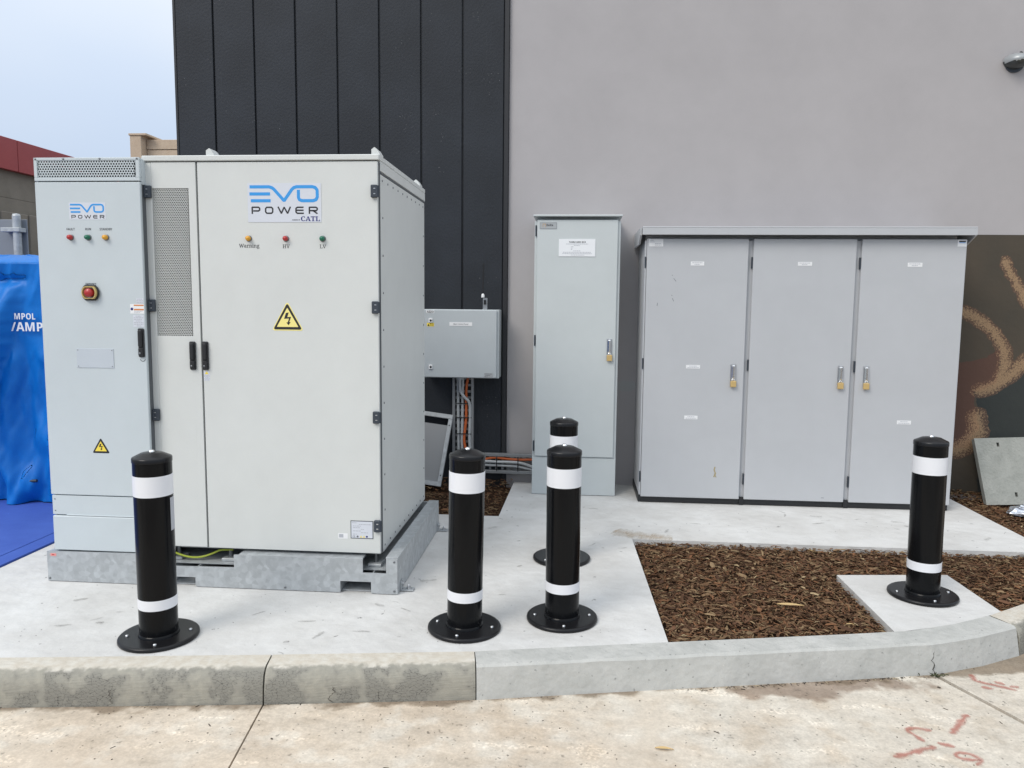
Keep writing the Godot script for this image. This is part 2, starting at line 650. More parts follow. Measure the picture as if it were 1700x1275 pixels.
# driveway concrete: x -3.2..3.2, z -4.4..-1.2 on one picture, so that stains lie where they are
func road_tex() -> ImageTexture:
	var w := 2048
	var h := 1024
	var n1 := nbytes(111, 0.0035, w, h, 5)
	var n2 := nbytes(112, 0.014, w, h, 5)
	var n3 := nbytes(113, 0.4, w, h, 2)
	var n4 := nbytes(114, 0.05, w, h, 3)
	var n5 := nbytes(116, 0.16, w, h, 2)
	var si := noise(117, 0.02, 4).get_seamless_image(512, h)
	si.convert(Image.FORMAT_L8)
	si.resize(w, h, Image.INTERPOLATE_CUBIC)
	var n6 := si.get_data()
	var out := PackedByteArray()
	out.resize(w * h * 3)
	var a := c8(193, 179, 161)
	var b := c8(204, 193, 177)
	var grey := c8(200, 195, 184)
	for y in h:
		var z := -4.4 + 3.2 * y / h
		for x in w:
			var i := y * w + x
			var wx := -3.2 + 6.4 * x / w
			var p := n1[i] / 255.0
			var q := n2[i] / 255.0
			var c := a.lerp(b, clampf(p * 1.5 - 0.25, 0, 1))
			c = c.lerp(grey, clampf((wx + 0.8) * 0.3 + (q - 0.5) * 0.7, 0, 0.6))
			# scuffed, worn streaks
			if q > 0.58:
				c = c.lerp(c8(214, 208, 196), clampf((q - 0.58) * 2.2, 0, 0.4))
			elif q < 0.36:
				c = c.lerp(c8(166, 151, 131), clampf((0.36 - q) * 1.6, 0, 0.2))
			# brown wash of soil at the kerb
			var d := Vector2((wx - 1.2) / 0.62, (z + 3.58 + (wx - 1.2) * 0.2) / 0.10).length() + (q - 0.5) * 1.3 + (p - 0.5) * 0.6
			if d < 1.0:
				c = c.lerp(c8(122, 104, 90), clampf((1.0 - d) * 1.3, 0, 0.6))
			# darker brown line along the foot of the kerb
			var kl := -3.30 - wx * 0.135 if wx < -0.4 else -3.262 - (wx + 0.0) * 0.2
			kl = -3.014 - (wx + 2.488) * 0.131 if wx < -0.42 else -3.29 - (wx + 0.42) * 0.2105
			var e := (z - kl) / 0.05 + (q - 0.5) * 2.4
			if e < 0.75:
				c = c.lerp(c8(112, 98, 82), clampf((0.75 - e) * 0.9, 0, 0.65))
			var g := 0.985 + 0.05 * (n3[i] / 127.5 - 1.0) + 0.05 * (n4[i] / 127.5 - 1.0) + 0.05 * (n5[i] / 127.5 - 1.0) + 0.055 * (n6[i] / 127.5 - 1.0)
			if n4[i] > 205 and n5[i] > 150:
				g *= 0.66
			elif n4[i] < 48 and n5[i] < 120:
				g *= 0.82
			elif n6[i] > 190 and n5[i] > 140:
				g *= 1.07
			out[i * 3] = int(clampf(c.r * g, 0, 1) * 255)
			out[i * 3 + 1] = int(clampf(c.g * g, 0, 1) * 255)
			out[i * 3 + 2] = int(clampf(c.b * g, 0, 1) * 255)
	return ImageTexture.create_from_image(Image.create_from_data(w, h, false, Image.FORMAT_RGB8, out))

# ---------------------------------------------------------------- ground
const FRONT := [Vector2(-5.2, -2.67), Vector2(-2.488, -3.014), Vector2(-1.358, -3.159), Vector2(-0.421, -3.29), Vector2(0.152, -3.413), Vector2(0.865, -3.56), Vector2(1.4, -3.67), Vector2(1.773, -3.754), Vector2(2.06, -3.875), Vector2(2.318, -4.019), Vector2(2.9, -4.42), Vector2(3.8, -5.1), Vector2(4.8, -5.95)]
const ROAD := -0.15

func front_at(i: int, off: float) -> Vector2:
	var d: Vector2
	if i == 0:
		d = FRONT[1] - FRONT[0]
	elif i == FRONT.size() - 1:
		d = FRONT[i] - FRONT[i - 1]
	else:
		d = (FRONT[i + 1] - FRONT[i]).normalized() + (FRONT[i] - FRONT[i - 1]).normalized()
	d = d.normalized()
	var nn := Vector2(d.y, -d.x)
	if nn.y > 0.0:
		nn = -nn
	return FRONT[i] + nn * off

func z_back(x: float) -> float:
	for i in FRONT.size() - 1:
		var a := front_at(i, 0.165)
		var b := front_at(i + 1, 0.165)
		if x >= a.x and x <= b.x:
			return lerpf(a.y, b.y, (x - a.x) / (b.x - a.x))
	return -3.0

func kerb(i0: int, i1: int, g0: float, g1: float, prof: Array, m: Material, label: String) -> void:
	var b := MB.new()
	var s := 0.0
	var rows := []
	var ss := []
	var samples := []
	for i in range(i0, i1 + 1):
		samples.append(float(i))
		if i < i1:
			var n := maxi(1, int((FRONT[i + 1] - FRONT[i]).length() / 0.12))
			for k in range(1, n):
				samples.append(i + float(k) / n)
	var jit := noise(int(i0 * 7 + 3), 9.0, 3)
	for q in samples.size():
		var f: float = samples[q]
		var i := mini(int(f), FRONT.size() - 2)
		var t := f - i
		if q == 0: t += g0
		if q == samples.size() - 1: t -= g1
		var row := []
		for k in prof.size():
			var p: Vector2 = prof[k]
			var e := front_at(i, p.x).lerp(front_at(i + 1, p.x), t)
			var jy := jit.get_noise_2d(e.x * 1.0, k * 0.13) * (0.004 if k > 0 and k < prof.size() - 1 else 0.0)
			row.append(Vector3(e.x, p.y + jy, e.y - jy))
		if q > 0:
			s += (FRONT[mini(i + 1, FRONT.size() - 1)] - FRONT[i]).length() * (f - samples[q - 1])
		rows.append(row)
		ss.append(s)
	var acc := [0.0]
	for k in prof.size() - 1:
		acc.append(acc[k] + (prof[k + 1] - prof[k]).length())
	var nrm := []
	for q in rows.size():
		var qa := maxi(q - 1, 0)
		var qb := mini(q + 1, rows.size() - 1)
		var along: Vector3 = (rows[qb][1] - rows[qa][1]).normalized()
		var rr := []
		for k in prof.size():
			var ka := maxi(k - 1, 0)
			var kb := mini(k + 1, prof.size() - 1)
			var across: Vector3 = rows[q][kb] - rows[q][ka]
			var nn := along.cross(across).normalized()
			if nn.y + nn.z < 0.0:
				nn = -nn
			rr.append(nn)
		nrm.append(rr)
	var sharp := prof.size() <= 5
	for q in rows.size() - 1:
		for k in prof.size() - 1:
			var P := [rows[q][k], rows[q + 1][k], rows[q + 1][k + 1], rows[q][k + 1]]
			var N := [nrm[q][k], nrm[q + 1][k], nrm[q + 1][k + 1], nrm[q][k + 1]]
			if sharp:
				var fn: Vector3 = (P[1] - P[0]).cross(P[3] - P[0]).normalized()
				if fn.y + fn.z < 0.0: fn = -fn
				N = [fn, fn, fn, fn]
			var u0: float = ss[q] / 2.4
			var u1: float = ss[q + 1] / 2.4
			var v0: float = acc[k] / 0.34
			var v1: float = acc[k + 1] / 0.34
			b.tri3(P[0], P[1], P[2], N[0], N[1], N[2], Vector2(u0, v0), Vector2(u1, v0), Vector2(u1, v1))
			b.tri3(P[0], P[2], P[3], N[0], N[2], N[3], Vector2(u0, v0), Vector2(u1, v1), Vector2(u0, v1))
	for q in [0, rows.size() - 1]:
		var r: Array = rows[q]
		var nb: Array = rows[1] if q == 0 else rows[rows.size() - 2]
		var out: Vector3 = r[0] - nb[0]
		var foot := Vector3(r[-1].x, ROAD - 0.06, r[-1].z)
		for k in r.size() - 1:
			b.tri(foot, r[k], r[k + 1], out)
	var o := mi("kerb", b.mesh(), m, self)
	meta(o, label, "", "", "structure")

func pave_poly() -> PackedVector2Array:
	var p := PackedVector2Array()
	p.append(Vector2(-3.48, z_back(-3.48) ))
	for i in range(1, FRONT.size()):
		var q := front_at(i, 0.165)
		if q.x < 0.46:
			p.append(q)
	p.append(Vector2(0.476, z_back(0.476)))
	p.append_array(PackedVector2Array([Vector2(0.42, -5.313), Vector2(3.245, -5.313), Vector2(3.235, -6.10), Vector2(3.24, -6.968), Vector2(-0.545, -6.968), Vector2(-0.57, -5.79), Vector2(-3.48, -5.79)]))
	return p

func ground() -> void:
	var g := mi("ground", bx(-90, 90, -0.40, -0.30, -90, 60).mesh(), M.ground, self)
	meta(g, "wide grey ground beyond the driveway", "", "", "structure")
	var bed := mi("subsoil", bx(-9, 9, -0.28, -0.165, -9, 8).mesh(), M.soil, self)
	meta(bed, "dark soil under paving and mulch", "", "", "structure")
	# pavement round the cabinets
	var pav := mi("pavement", MB.new().prism(pave_poly(), -0.16, 0.0).mesh(), M.pavement, self)
	meta(pav, "pale new concrete pavement under the cabinets", "", "", "structure")
	var pad := mi("pavement", MB.new().prism(PackedVector2Array([Vector2(1.637, z_back(1.637)), Vector2(2.0, z_back(2.0)), Vector2(2.325, z_back(2.325)), Vector2(2.305, -4.80), Vector2(1.622, -4.725)]), -0.16, -0.002).mesh(), M.pavement, self)
	meta(pad, "small concrete pad in the mulch under the far right bollard", "", "", "structure")
	# blue painted concrete of the neighbouring bay: two sheets with the saw cut between
	var blue := mi("blue_paving", MB.new().prism(PackedVector2Array([Vector2(-8.5, -2.4), Vector2(-3.618, -3.0), Vector2(-3.618, -6.96), Vector2(-8.5, -6.96)]), -0.16, 0.012).mesh(), M.blue_paint, self)
	meta(blue, "blue painted concrete of the charging bay", "", "", "structure")
	var blue2 := mi("blue_paving", MB.new().prism(PackedVector2Array([Vector2(-3.61, -3.0), Vector2(-3.488, -3.02), Vector2(-3.488, -6.96), Vector2(-3.61, -6.96)]), -0.16, 0.012).mesh(), M.blue_paint, self)
	meta(blue2, "narrow blue painted strip at the edge of the charging bay", "", "", "structure")
	# driveway: three slabs with joints
	var w := 6.0
	var jl := [Vector2(-1.356, -3.154), Vector2(-0.62, 2.76)]
	var jr := [Vector2(1.773, -3.754), Vector2(4.65, 2.59)]
	var slabs := [
		[Vector2(-7, -2.2), Vector2(-5.2, -2.67), Vector2(-2.488, -3.014), jl[0] + Vector2(-0.004, 0), jl[1] + Vector2(-0.004, 0), Vector2(-7, 2.76)],
		[jl[0] + Vector2(0.004, 0), Vector2(-0.421, -3.29), Vector2(0.152, -3.413), Vector2(0.865, -3.56), Vector2(1.4, -3.67), jr[0] + Vector2(-0.014, 0), jr[1] + Vector2(-0.014, 0), jl[1] + Vector2(0.004, 0)],
		[jr[0] + Vector2(0.014, 0), Vector2(2.06, -3.875), Vector2(2.318, -4.019), Vector2(2.9, -4.42), Vector2(3.8, -5.1), Vector2(4.8, -5.95), Vector2(9, -5.95), Vector2(9, 2.59), jr[1] + Vector2(0.014, 0)]]
	var words := ["left slab of the beige concrete driveway", "middle slab of the beige concrete driveway", "right slab of the driveway with a red survey mark"]
	for k in 3:
		var b := MB.new().prism(PackedVector2Array(slabs[k]), -0.27, ROAD)
		# the foot of the kerb stands on the slab: reach a little under it
		for i in b.uv.size():
			b.uv[i] = Vector2((b.v[i].x + 3.2) / 6.4, (b.v[i].z + 4.4) / 3.2)
		var o := mi("driveway", b.mesh(), M.road, self)
		meta(o, words[k], "", "", "structure")
	# kerbs
	var old := [Vector2(0, ROAD - 0.012), Vector2(0.006, -0.09), Vector2(0.014, -0.055), Vector2(0.026, -0.03), Vector2(0.045, -0.012), Vector2(0.07, -0.003), Vector2(0.11, 0.0), Vector2(0.166, 0.0015)]
	var new := [Vector2(-0.004, ROAD - 0.012), Vector2(0.024, -0.012), Vector2(0.036, -0.002), Vector2(0.166, 0.0015)]
	kerb(0, 2, 0.0, 0.004, old, M.kerb_old, "weathered kerb with crazed face, left of the joint below the first bollard")
	kerb(2, 3, 0.004, 0.003, old, M.kerb_old, "short weathered kerb between the joint and the new grey kerb")
	kerb(3, 9, 0.005, 0.012, new, M.kerb_new, "new grey concrete kerb curving away to the right")
	kerb(9, 12, 0.006, 0.0, old, M.kerb_old, "weathered kerb at the right edge beyond the new one")
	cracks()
	mulch()
	spray()

# hairline cracks: dark lines laid on the concrete, their depth shade put in as colour
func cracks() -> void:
	var crack_shade := mat(lin(0.045, 0.04, 0.033), 0.95)
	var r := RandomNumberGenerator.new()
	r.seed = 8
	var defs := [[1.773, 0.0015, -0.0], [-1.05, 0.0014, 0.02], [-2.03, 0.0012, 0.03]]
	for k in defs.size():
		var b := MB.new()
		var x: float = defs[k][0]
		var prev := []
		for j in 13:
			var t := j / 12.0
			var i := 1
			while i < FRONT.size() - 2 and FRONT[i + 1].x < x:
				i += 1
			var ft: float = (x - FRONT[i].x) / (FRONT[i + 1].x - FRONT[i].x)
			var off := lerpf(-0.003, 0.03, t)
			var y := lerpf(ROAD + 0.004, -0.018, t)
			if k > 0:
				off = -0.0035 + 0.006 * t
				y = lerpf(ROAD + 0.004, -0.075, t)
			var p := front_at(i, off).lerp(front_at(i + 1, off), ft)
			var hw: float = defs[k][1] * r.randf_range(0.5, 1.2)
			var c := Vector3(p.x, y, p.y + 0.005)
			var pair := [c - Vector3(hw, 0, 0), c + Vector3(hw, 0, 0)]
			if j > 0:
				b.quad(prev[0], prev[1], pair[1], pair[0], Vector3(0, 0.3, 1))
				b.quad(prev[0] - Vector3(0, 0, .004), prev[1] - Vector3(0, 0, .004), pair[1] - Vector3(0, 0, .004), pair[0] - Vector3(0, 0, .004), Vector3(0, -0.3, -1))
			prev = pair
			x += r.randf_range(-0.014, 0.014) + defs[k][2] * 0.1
		var o := mi("kerb_crack", b.mesh(), crack_shade, self)
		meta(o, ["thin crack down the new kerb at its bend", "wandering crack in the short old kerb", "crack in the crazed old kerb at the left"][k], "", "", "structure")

func inside(p: Vector2, polys: Array) -> bool:
	for q in polys:
		if Geometry2D.is_point_in_polygon(p, q):
			return true
	return false

func mulch() -> void:
	# beds: [polygon, soil height]
	var kb := []
	for i in range(4, FRONT.size()):
		var q := front_at(i, 0.168)
		if q.x > 0.5 and q.x < 3.9:
			kb.append(q)
	var main := PackedVector2Array([Vector2(0.424, -5.311), Vector2(0.478, z_back(0.478))])
	for q in kb:
		main.append(q)
	main.append_array(PackedVector2Array([Vector2(4.6, -6.0), Vector2(4.6, -6.965), Vector2(3.248, -6.965), Vector2(3.25, -5.311)]))
	var back := PackedVector2Array([Vector2(-3.4, -6.93), Vector2(-0.548, -6.93), Vector2(-0.573, -5.795), Vector2(-3.4, -5.795)])
	var beds := [[main, "brown bark mulch of the bed between the pavement and the kerb", 24000], [back, "brown bark mulch behind the large white cabinet", 6000]]
	var padp := PackedVector2Array([Vector2(1.627, -3.8), Vector2(2.335, -4.0), Vector2(2.315, -4.81), Vector2(1.612, -4.735)])
	var r := RandomNumberGenerator.new()
	r.seed = 21
	# shapes: flat splinters and flakes with broken ends
	var shapes := []
	for k in 7:
		var b := MB.new()
		var L := 1.0
		var wd: float = [0.16, 0.22, 0.30, 0.12, 0.40, 0.18, 0.26][k]
		var th: float = [0.05, 0.06, 0.05, 0.06, 0.07, 0.05, 0.09][k]
		var up := []
		var n := 4
		for j in n + 1:
			var t := float(j) / n
			var hw := wd * 0.5 * (0.35 + 0.65 * sin(PI * clampf(t * 0.86 + 0.07, 0, 1))) * r.randf_range(0.75, 1.1)
			var yb := sin(t * PI) * r.randf_range(0.0, 0.10) + r.randf_range(-0.02, 0.02)
			var sh := r.randf_range(-0.05, 0.05)
			up.append([Vector3(t - 0.5, yb, sh - hw), Vector3(t - 0.5, yb + th * 0.6, sh), Vector3(t - 0.5, yb, sh + hw)])
		for j in n:
			b.quad(up[j][0], up[j + 1][0], up[j + 1][1], up[j][1], Vector3.UP)
			b.quad(up[j][1], up[j + 1][1], up[j + 1][2], up[j][2], Vector3.UP)
			b.quad(up[j][0] - Vector3(0, th * 0.3, 0), up[j + 1][0] - Vector3(0, th * 0.3, 0), up[j + 1][2] - Vector3(0, th * 0.3, 0), up[j][2] - Vector3(0, th * 0.3, 0), Vector3.DOWN)
		shapes.append(b.mesh())
	var wood := mat(Color.WHITE, 0.93, 0.0, 0.2)
	wood.vertex_color_use_as_albedo = true
	var tones := [Color(0.082, 0.046, 0.028), Color(0.112, 0.066, 0.038), Color(0.06, 0.034, 0.022), Color(0.145, 0.092, 0.052), Color(0.175, 0.122, 0.070), Color(0.098, 0.052, 0.031), Color(0.135, 0.068, 0.036)]
	var hum := noise(33, 1.1, 3)
	for bd in beds:
		var poly: PackedVector2Array = bd[0]
		var bm := MB.new()
		# soil surface as a fine uneven grid
		var lo := Vector2(1e9, 1e9)
		var hi := -lo
		for p in poly:
			lo = lo.min(p)
			hi = hi.max(p)
		var soil := MB.new().prism(poly, -0.15, -0.045)
		var so := mi("mulch_bed", soil.mesh(), M.soil, self)
		meta(so, "dark soil bed under bark chips " + ("beside the kerb" if bd[0] == main else "behind the white cabinet"), "", "", "structure")
		var per := {}
		var count: int = bd[2]
		var placed := 0
		var tries := 0
		while placed < count and tries < count * 8:
			tries += 1
			var p := Vector2(r.randf_range(lo.x, hi.x), r.randf_range(lo.y, hi.y))
			if bd[0] == main and p.x > 3.9 and r.randf() < 0.6:
				continue
			if not Geometry2D.is_point_in_polygon(p, poly) or Geometry2D.is_point_in_polygon(p, padp):
				continue
			var len := r.randf_range(0.012, 0.044)
			if r.randf() < 0.10:
				len = r.randf_range(0.045, 0.075)
			var ang := r.randf() * TAU
			# keep the ends within the bed
			var e := Vector2(cos(ang), -sin(ang)) * len * 0.42
			if not Geometry2D.is_point_in_polygon(p + e, poly) or not Geometry2D.is_point_in_polygon(p - e, poly) or Geometry2D.is_point_in_polygon(p + e, padp) or Geometry2D.is_point_in_polygon(p - e, padp):
				continue
			var k := r.randi() % shapes.size()
			var y := -0.036 + hum.get_noise_2dv(p) * 0.012 + r.randf_range(0.0, 0.024)
			if p.y < -6.6:
				y += (-(p.y + 6.6)) * 0.16
			var bs := Basis(Vector3.UP, ang) * Basis(Vector3.BACK, r.randfn() * 0.16) * Basis(Vector3.RIGHT, r.randfn() * 0.35)
			bs = bs.scaled_local(Vector3(len, len * 1.1, len * r.randf_range(0.7, 1.25)))
			if not per.has(k):
				per[k] = []
			var c: Color = tones[r.randi() % tones.size()]
			c = c * r.randf_range(0.95, 1.6)
			if r.randf() < 0.012:
				c = Color(0.38, 0.29, 0.17)
			per[k].append([Transform3D(bs, Vector3(p.x, y, p.y)), c])
			placed += 1
		var holder := thing("bark_mulch", bd[1], "mulch")
		holder.set_meta("kind", "stuff")
		for k in per:
			var mm := MultiMesh.new()
			mm.transform_format = MultiMesh.TRANSFORM_3D
			mm.use_colors = true
			mm.mesh = shapes[k]
			mm.instance_count = per[k].size()
			for i in per[k].size():
				mm.set_instance_transform(i, per[k][i][0])
				mm.set_instance_color(i, per[k][i][1])
			var o := MultiMeshInstance3D.new()
			o.name = "bark_chips"
			o.multimesh = mm
			o.material_override = wood
			o.set_meta("kind", "stuff")
			holder.add_child(o, true)

# ribbon lying flat: v runs across it, so that its picture can thin out raggedly at the rims
func ribbon(pts: Array, width: float, y: float, r: RandomNumberGenerator) -> MB:
	var c := Curve2D.new()
	for i in pts.size():
		var tg := Vector2.ZERO
		if i > 0 and i < pts.size() - 1:
			tg = (Vector2(pts[i + 1][0], pts[i + 1][1]) - Vector2(pts[i - 1][0], pts[i - 1][1])) * 0.16
		c.add_point(Vector2(pts[i][0], pts[i][1]), -tg, tg)
	c.bake_interval = 0.004
	var L := c.get_baked_length()
	var n := maxi(4, int((L + width * 0.6) / 0.01))
	var d0 := (c.sample_baked(0.006) - c.sample_baked(0.0)).normalized()
	var d1 := (c.sample_baked(L) - c.sample_baked(L - 0.006)).normalized()
	var b := MB.new()
	var prev := []
	var u0 := r.randf()
	for k in n + 1:
		var s := -width * 0.3 + (L + width * 0.6) * k / n
		var p := c.sample_baked(clampf(s, 0.0, L))
		var d := d0 if s < 0.004 else (d1 if s > L - 0.004 else (c.sample_baked(s + 0.003) - c.sample_baked(s - 0.003)).normalized())
		if s < 0.0: p += d0 * s
		if s > L: p += d1 * (s - L)
		var nn := Vector2(-d.y, d.x)
		var hw := width * 0.62 * r.randf_range(0.85, 1.15)
		var e := clampf(minf(k, n - k) / (n * 0.0 + 1.2), 0.15, 1.0)
		hw *= e
		var row := [Vector3(p.x + nn.x * hw, y, p.y + nn.y * hw), Vector3(p.x - nn.x * hw, y, p.y - nn.y * hw), u0 + s * 3.0]
		if k > 0:
			b.tri3(prev[0], row[0], row[1], Vector3.UP, Vector3.UP, Vector3.UP, Vector2(prev[2], 0), Vector2(row[2], 0), Vector2(row[2], 1))
			b.tri3(prev[0], row[1], prev[1], Vector3.UP, Vector3.UP, Vector3.UP, Vector2(prev[2], 0), Vector2(row[2], 1), Vector2(prev[2], 1))
		prev = row
	return b

func worn_paint(c: Color, s: int, most: float, edge: float) -> StandardMaterial3D:
	var im := Image.create(256, 64, false, Image.FORMAT_RGBA8)
	var n1 := nbytes(s, 0.02, 256, 64, 4)
	var n2 := nbytes(s + 1, 0.18, 256, 64, 3)
	for y in 64:
		var e := 1.0 - absf(y / 31.5 - 1.0)
		for x in 256:
			var i := y * 256 + x
			var a := clampf(e * edge + (n1[i] / 127.5 - 1.0) * 0.5 + (n2[i] / 127.5 - 1.0) * 0.45, 0.0, 1.0) * most
			im.set_pixel(x, y, Color(c.r, c.g, c.b, a * (1.0 if y > 1 and y < 62 else 0.0)))
	var m := mat(Color.WHITE, 0.9, 0.0, 0.2)
	m.albedo_texture = ImageTexture.create_from_image(im)
	m.transparency = BaseMaterial3D.TRANSPARENCY_ALPHA
	return m

# faded red survey paint on the driveway
func spray() -> void:
	var r := RandomNumberGenerator.new()
	r.seed = 3
	var m := worn_paint(Color(0.72, 0.40, 0.35), 131, 0.5, 1.1)
	var marks := [
		["long red paint dash on the driveway at lower right", [[1.30, -3.014], [1.40, -3.06], [1.485, -3.10]], 0.024],
		["short red paint blot at the elbow of the survey mark", [[1.52, -3.128], [1.565, -3.115]], 0.026],
		["slanted red paint dash above the elbow blot", [[1.61, -3.215], [1.68, -3.30], [1.742, -3.372]], 0.024],
		["red paint hook beside the survey cross on the driveway", [[1.462, -3.142], [1.445, -3.18], [1.430, -3.222], [1.465, -3.238], [1.525, -3.228]], 0.02],
		["red paint loop at the bottom edge of the picture", [[1.60, -2.985], [1.63, -3.03], [1.60, -3.065], [1.56, -3.065], [1.545, -3.04], [1.575, -3.022], [1.625, -3.025]], 0.018],
		["red paint blot with tail near the right end of the kerb", [[1.955, -3.765], [1.945, -3.705], [2.0, -3.675], [2.085, -3.63]], 0.022],
		["small red paint dab below the tailed blot", [[1.945, -3.64], [1.985, -3.635]], 0.022],
		["small red paint dab right of the tailed blot", [[2.035, -3.70], [2.06, -3.685]], 0.024],
		["outermost small red paint dab by the right joint", [[2.085, -3.655], [2.11, -3.665]], 0.026]]
	for d in marks:
		var b := ribbon(d[1], d[2] * 1.35, ROAD + 0.003, r)
		var o := mi("paint_mark", b.mesh(), m, self)
		meta(o, d[0], "paint mark", "red survey marks on the driveway")
	# scuffs and smears trodden into the pavement
	var sc := MB.new()
	var pav := pave_poly()
	var made := 0
	while made < 46:
		var p := Vector2(r.randf_range(-3.0, 3.0), r.randf_range(-6.2, -3.2))
		var d := Vector2.from_angle(r.randfn() * 0.7) * r.randf_range(0.015, 0.09)
		if not Geometry2D.is_point_in_polygon(p, pav) or not Geometry2D.is_point_in_polygon(p + d, pav) or (p.x < -0.9 and p.y < -4.05):
			continue
		var q := ribbon([[p.x, p.y], [p.x + d.x * 0.5, p.y + d.y * 0.5 + r.randfn() * 0.006], [p.x + d.x, p.y + d.y]], r.randf_range(0.008, 0.035), 0.0015 + 0.00004 * made, r)
		sc.v.append_array(q.v)
		sc.n.append_array(q.n)
		sc.uv.append_array(q.uv)
		made += 1
	var so := mi("scuff_marks", sc.mesh(), worn_paint(Color(0.50, 0.49, 0.47), 133, 0.42, 0.7), self)
	meta(so, "faint grey scuffs trodden into the pale pavement", "scuff marks", "", "stuff")
	# tan splash of old concrete on the pavement at the corner of the mulch
	var sp := mi("stain", ribbon([[0.34, -5.47], [0.46, -5.41], [0.66, -5.355]], 0.16, 0.002, r).mesh(), worn_paint(Color(0.74, 0.68, 0.60), 137, 0.5, 1.0), self)
	meta(sp, "tan splash on the pavement at the back corner of the mulch", "", "", "structure")

# ---------------------------------------------------------------- walls
func mural_tex() -> ImageTexture:
	# x 2.9..5.3, y 0..2.26 on the wall
	var w := 720
	var h := 678
	var n1 := nbytes(141, 0.006, w, h, 4)
	var n2 := nbytes(142, 0.03, w, h, 3)
	var n3 := nbytes(143, 0.5, w, h, 1)
	var n5 := nbytes(144, 0.14, w, h, 2)
	var olive := c8(84, 77, 68)
	var slate := c8(56, 60, 60)
	var tan := c8(172, 142, 110)
	var red := c8(95, 72, 64)
	var b1 := PackedVector2Array([Vector2(3.0, 1.72), Vector2(3.349, 1.60), Vector2(3.453, 1.542), Vector2(3.584, 1.44), Vector2(3.684, 1.286), Vector2(3.705, 1.156), Vector2(3.66, 1.02)])
	var b2 := PackedVector2Array([Vector2(3.50, 0.925), Vector2(3.60, 0.955), Vector2(3.70, 1.03), Vector2(3.78, 1.09), Vector2(3.87, 1.19), Vector2(4.1, 1.3)])
	var b3 := PackedVector2Array([Vector2(3.641, 2.04), Vector2(3.70, 1.93), Vector2(3.751, 1.84), Vector2(3.85, 1.68), Vector2(4.05, 1.5)])
	var b4 := PackedVector2Array([Vector2(3.1, 0.42), Vector2(3.357, 0.40), Vector2(3.46, 0.47), Vector2(3.52, 0.56), Vector2(3.50, 0.68)])
	var slate_poly := PackedVector2Array([Vector2(3.45, 0.915), Vector2(3.56, 0.93), Vector2(3.72, 0.99), Vector2(3.9, 1.12), Vector2(5.4, 1.5), Vector2(5.4, -0.1), Vector2(3.56, -0.1), Vector2(3.53, 0.6), Vector2(3.50, 0.80)])
	var red_poly := PackedVector2Array([Vector2(2.8, 1.2), Vector2(3.3, 1.16), Vector2(3.55, 1.2), Vector2(3.66, 1.3), Vector2(3.64, 1.0), Vector2(3.5, 0.92), Vector2(3.46, 0.85), Vector2(3.52, 0.6), Vector2(3.44, 0.42), Vector2(2.8, 0.36)])
	var out := PackedByteArray()
	out.resize(w * h * 3)
	for y in h:
		for x in w:
			var i := y * w + x
			var wob := Vector2(n2[i] - 128, n1[i] - 128) / 255.0 * 0.035
			var p := Vector2(2.9 + 2.4 * x / w, 2.26 - 2.26 * y / h) + wob
			var c := olive.lerp(c8(76, 72, 65), n1[i] / 255.0)
			if p.x > 3.2 and p.x < 4.2 or true:
				if Geometry2D.is_point_in_polygon(p, red_poly):
					c = c.lerp(red, 0.85)
				if Geometry2D.is_point_in_polygon(p, slate_poly):
					c = slate.lerp(c8(63, 66, 64), n1[i] / 255.0)
			var best := 9.0
			for q in [[b1, 0.058], [b2, 0.062], [b3, 0.045], [b4, 0.085]]:
				var L: PackedVector2Array = q[0]
				for k in L.size() - 1:
					var s := Geometry2D.get_closest_point_to_segment(p, L[k], L[k + 1])
					best = minf(best, p.distance_to(s) / q[1])
			if best < 1.15:
				var dens := clampf(1.15 - best, 0.0, 1.0) * 1.2
				if n5[i] / 255.0 * 0.6 + n3[i] / 255.0 * 0.4 > 0.72 - dens * 0.34:
					c = c.lerp(tan, 0.45 + 0.55 * n3[i] / 255.0)
				else:
					c = c.lerp(c8(104, 80, 68), 0.6)
			c = c * (1.0 + 0.07 * (n3[i] / 127.5 - 1.0))
			out[i * 3] = int(clampf(c.r, 0, 1) * 255)
			out[i * 3 + 1] = int(clampf(c.g, 0, 1) * 255)
			out[i * 3 + 2] = int(clampf(c.b, 0, 1) * 255)
	return ImageTexture.create_from_image(Image.create_from_data(w, h, false, Image.FORMAT_RGB8, out))

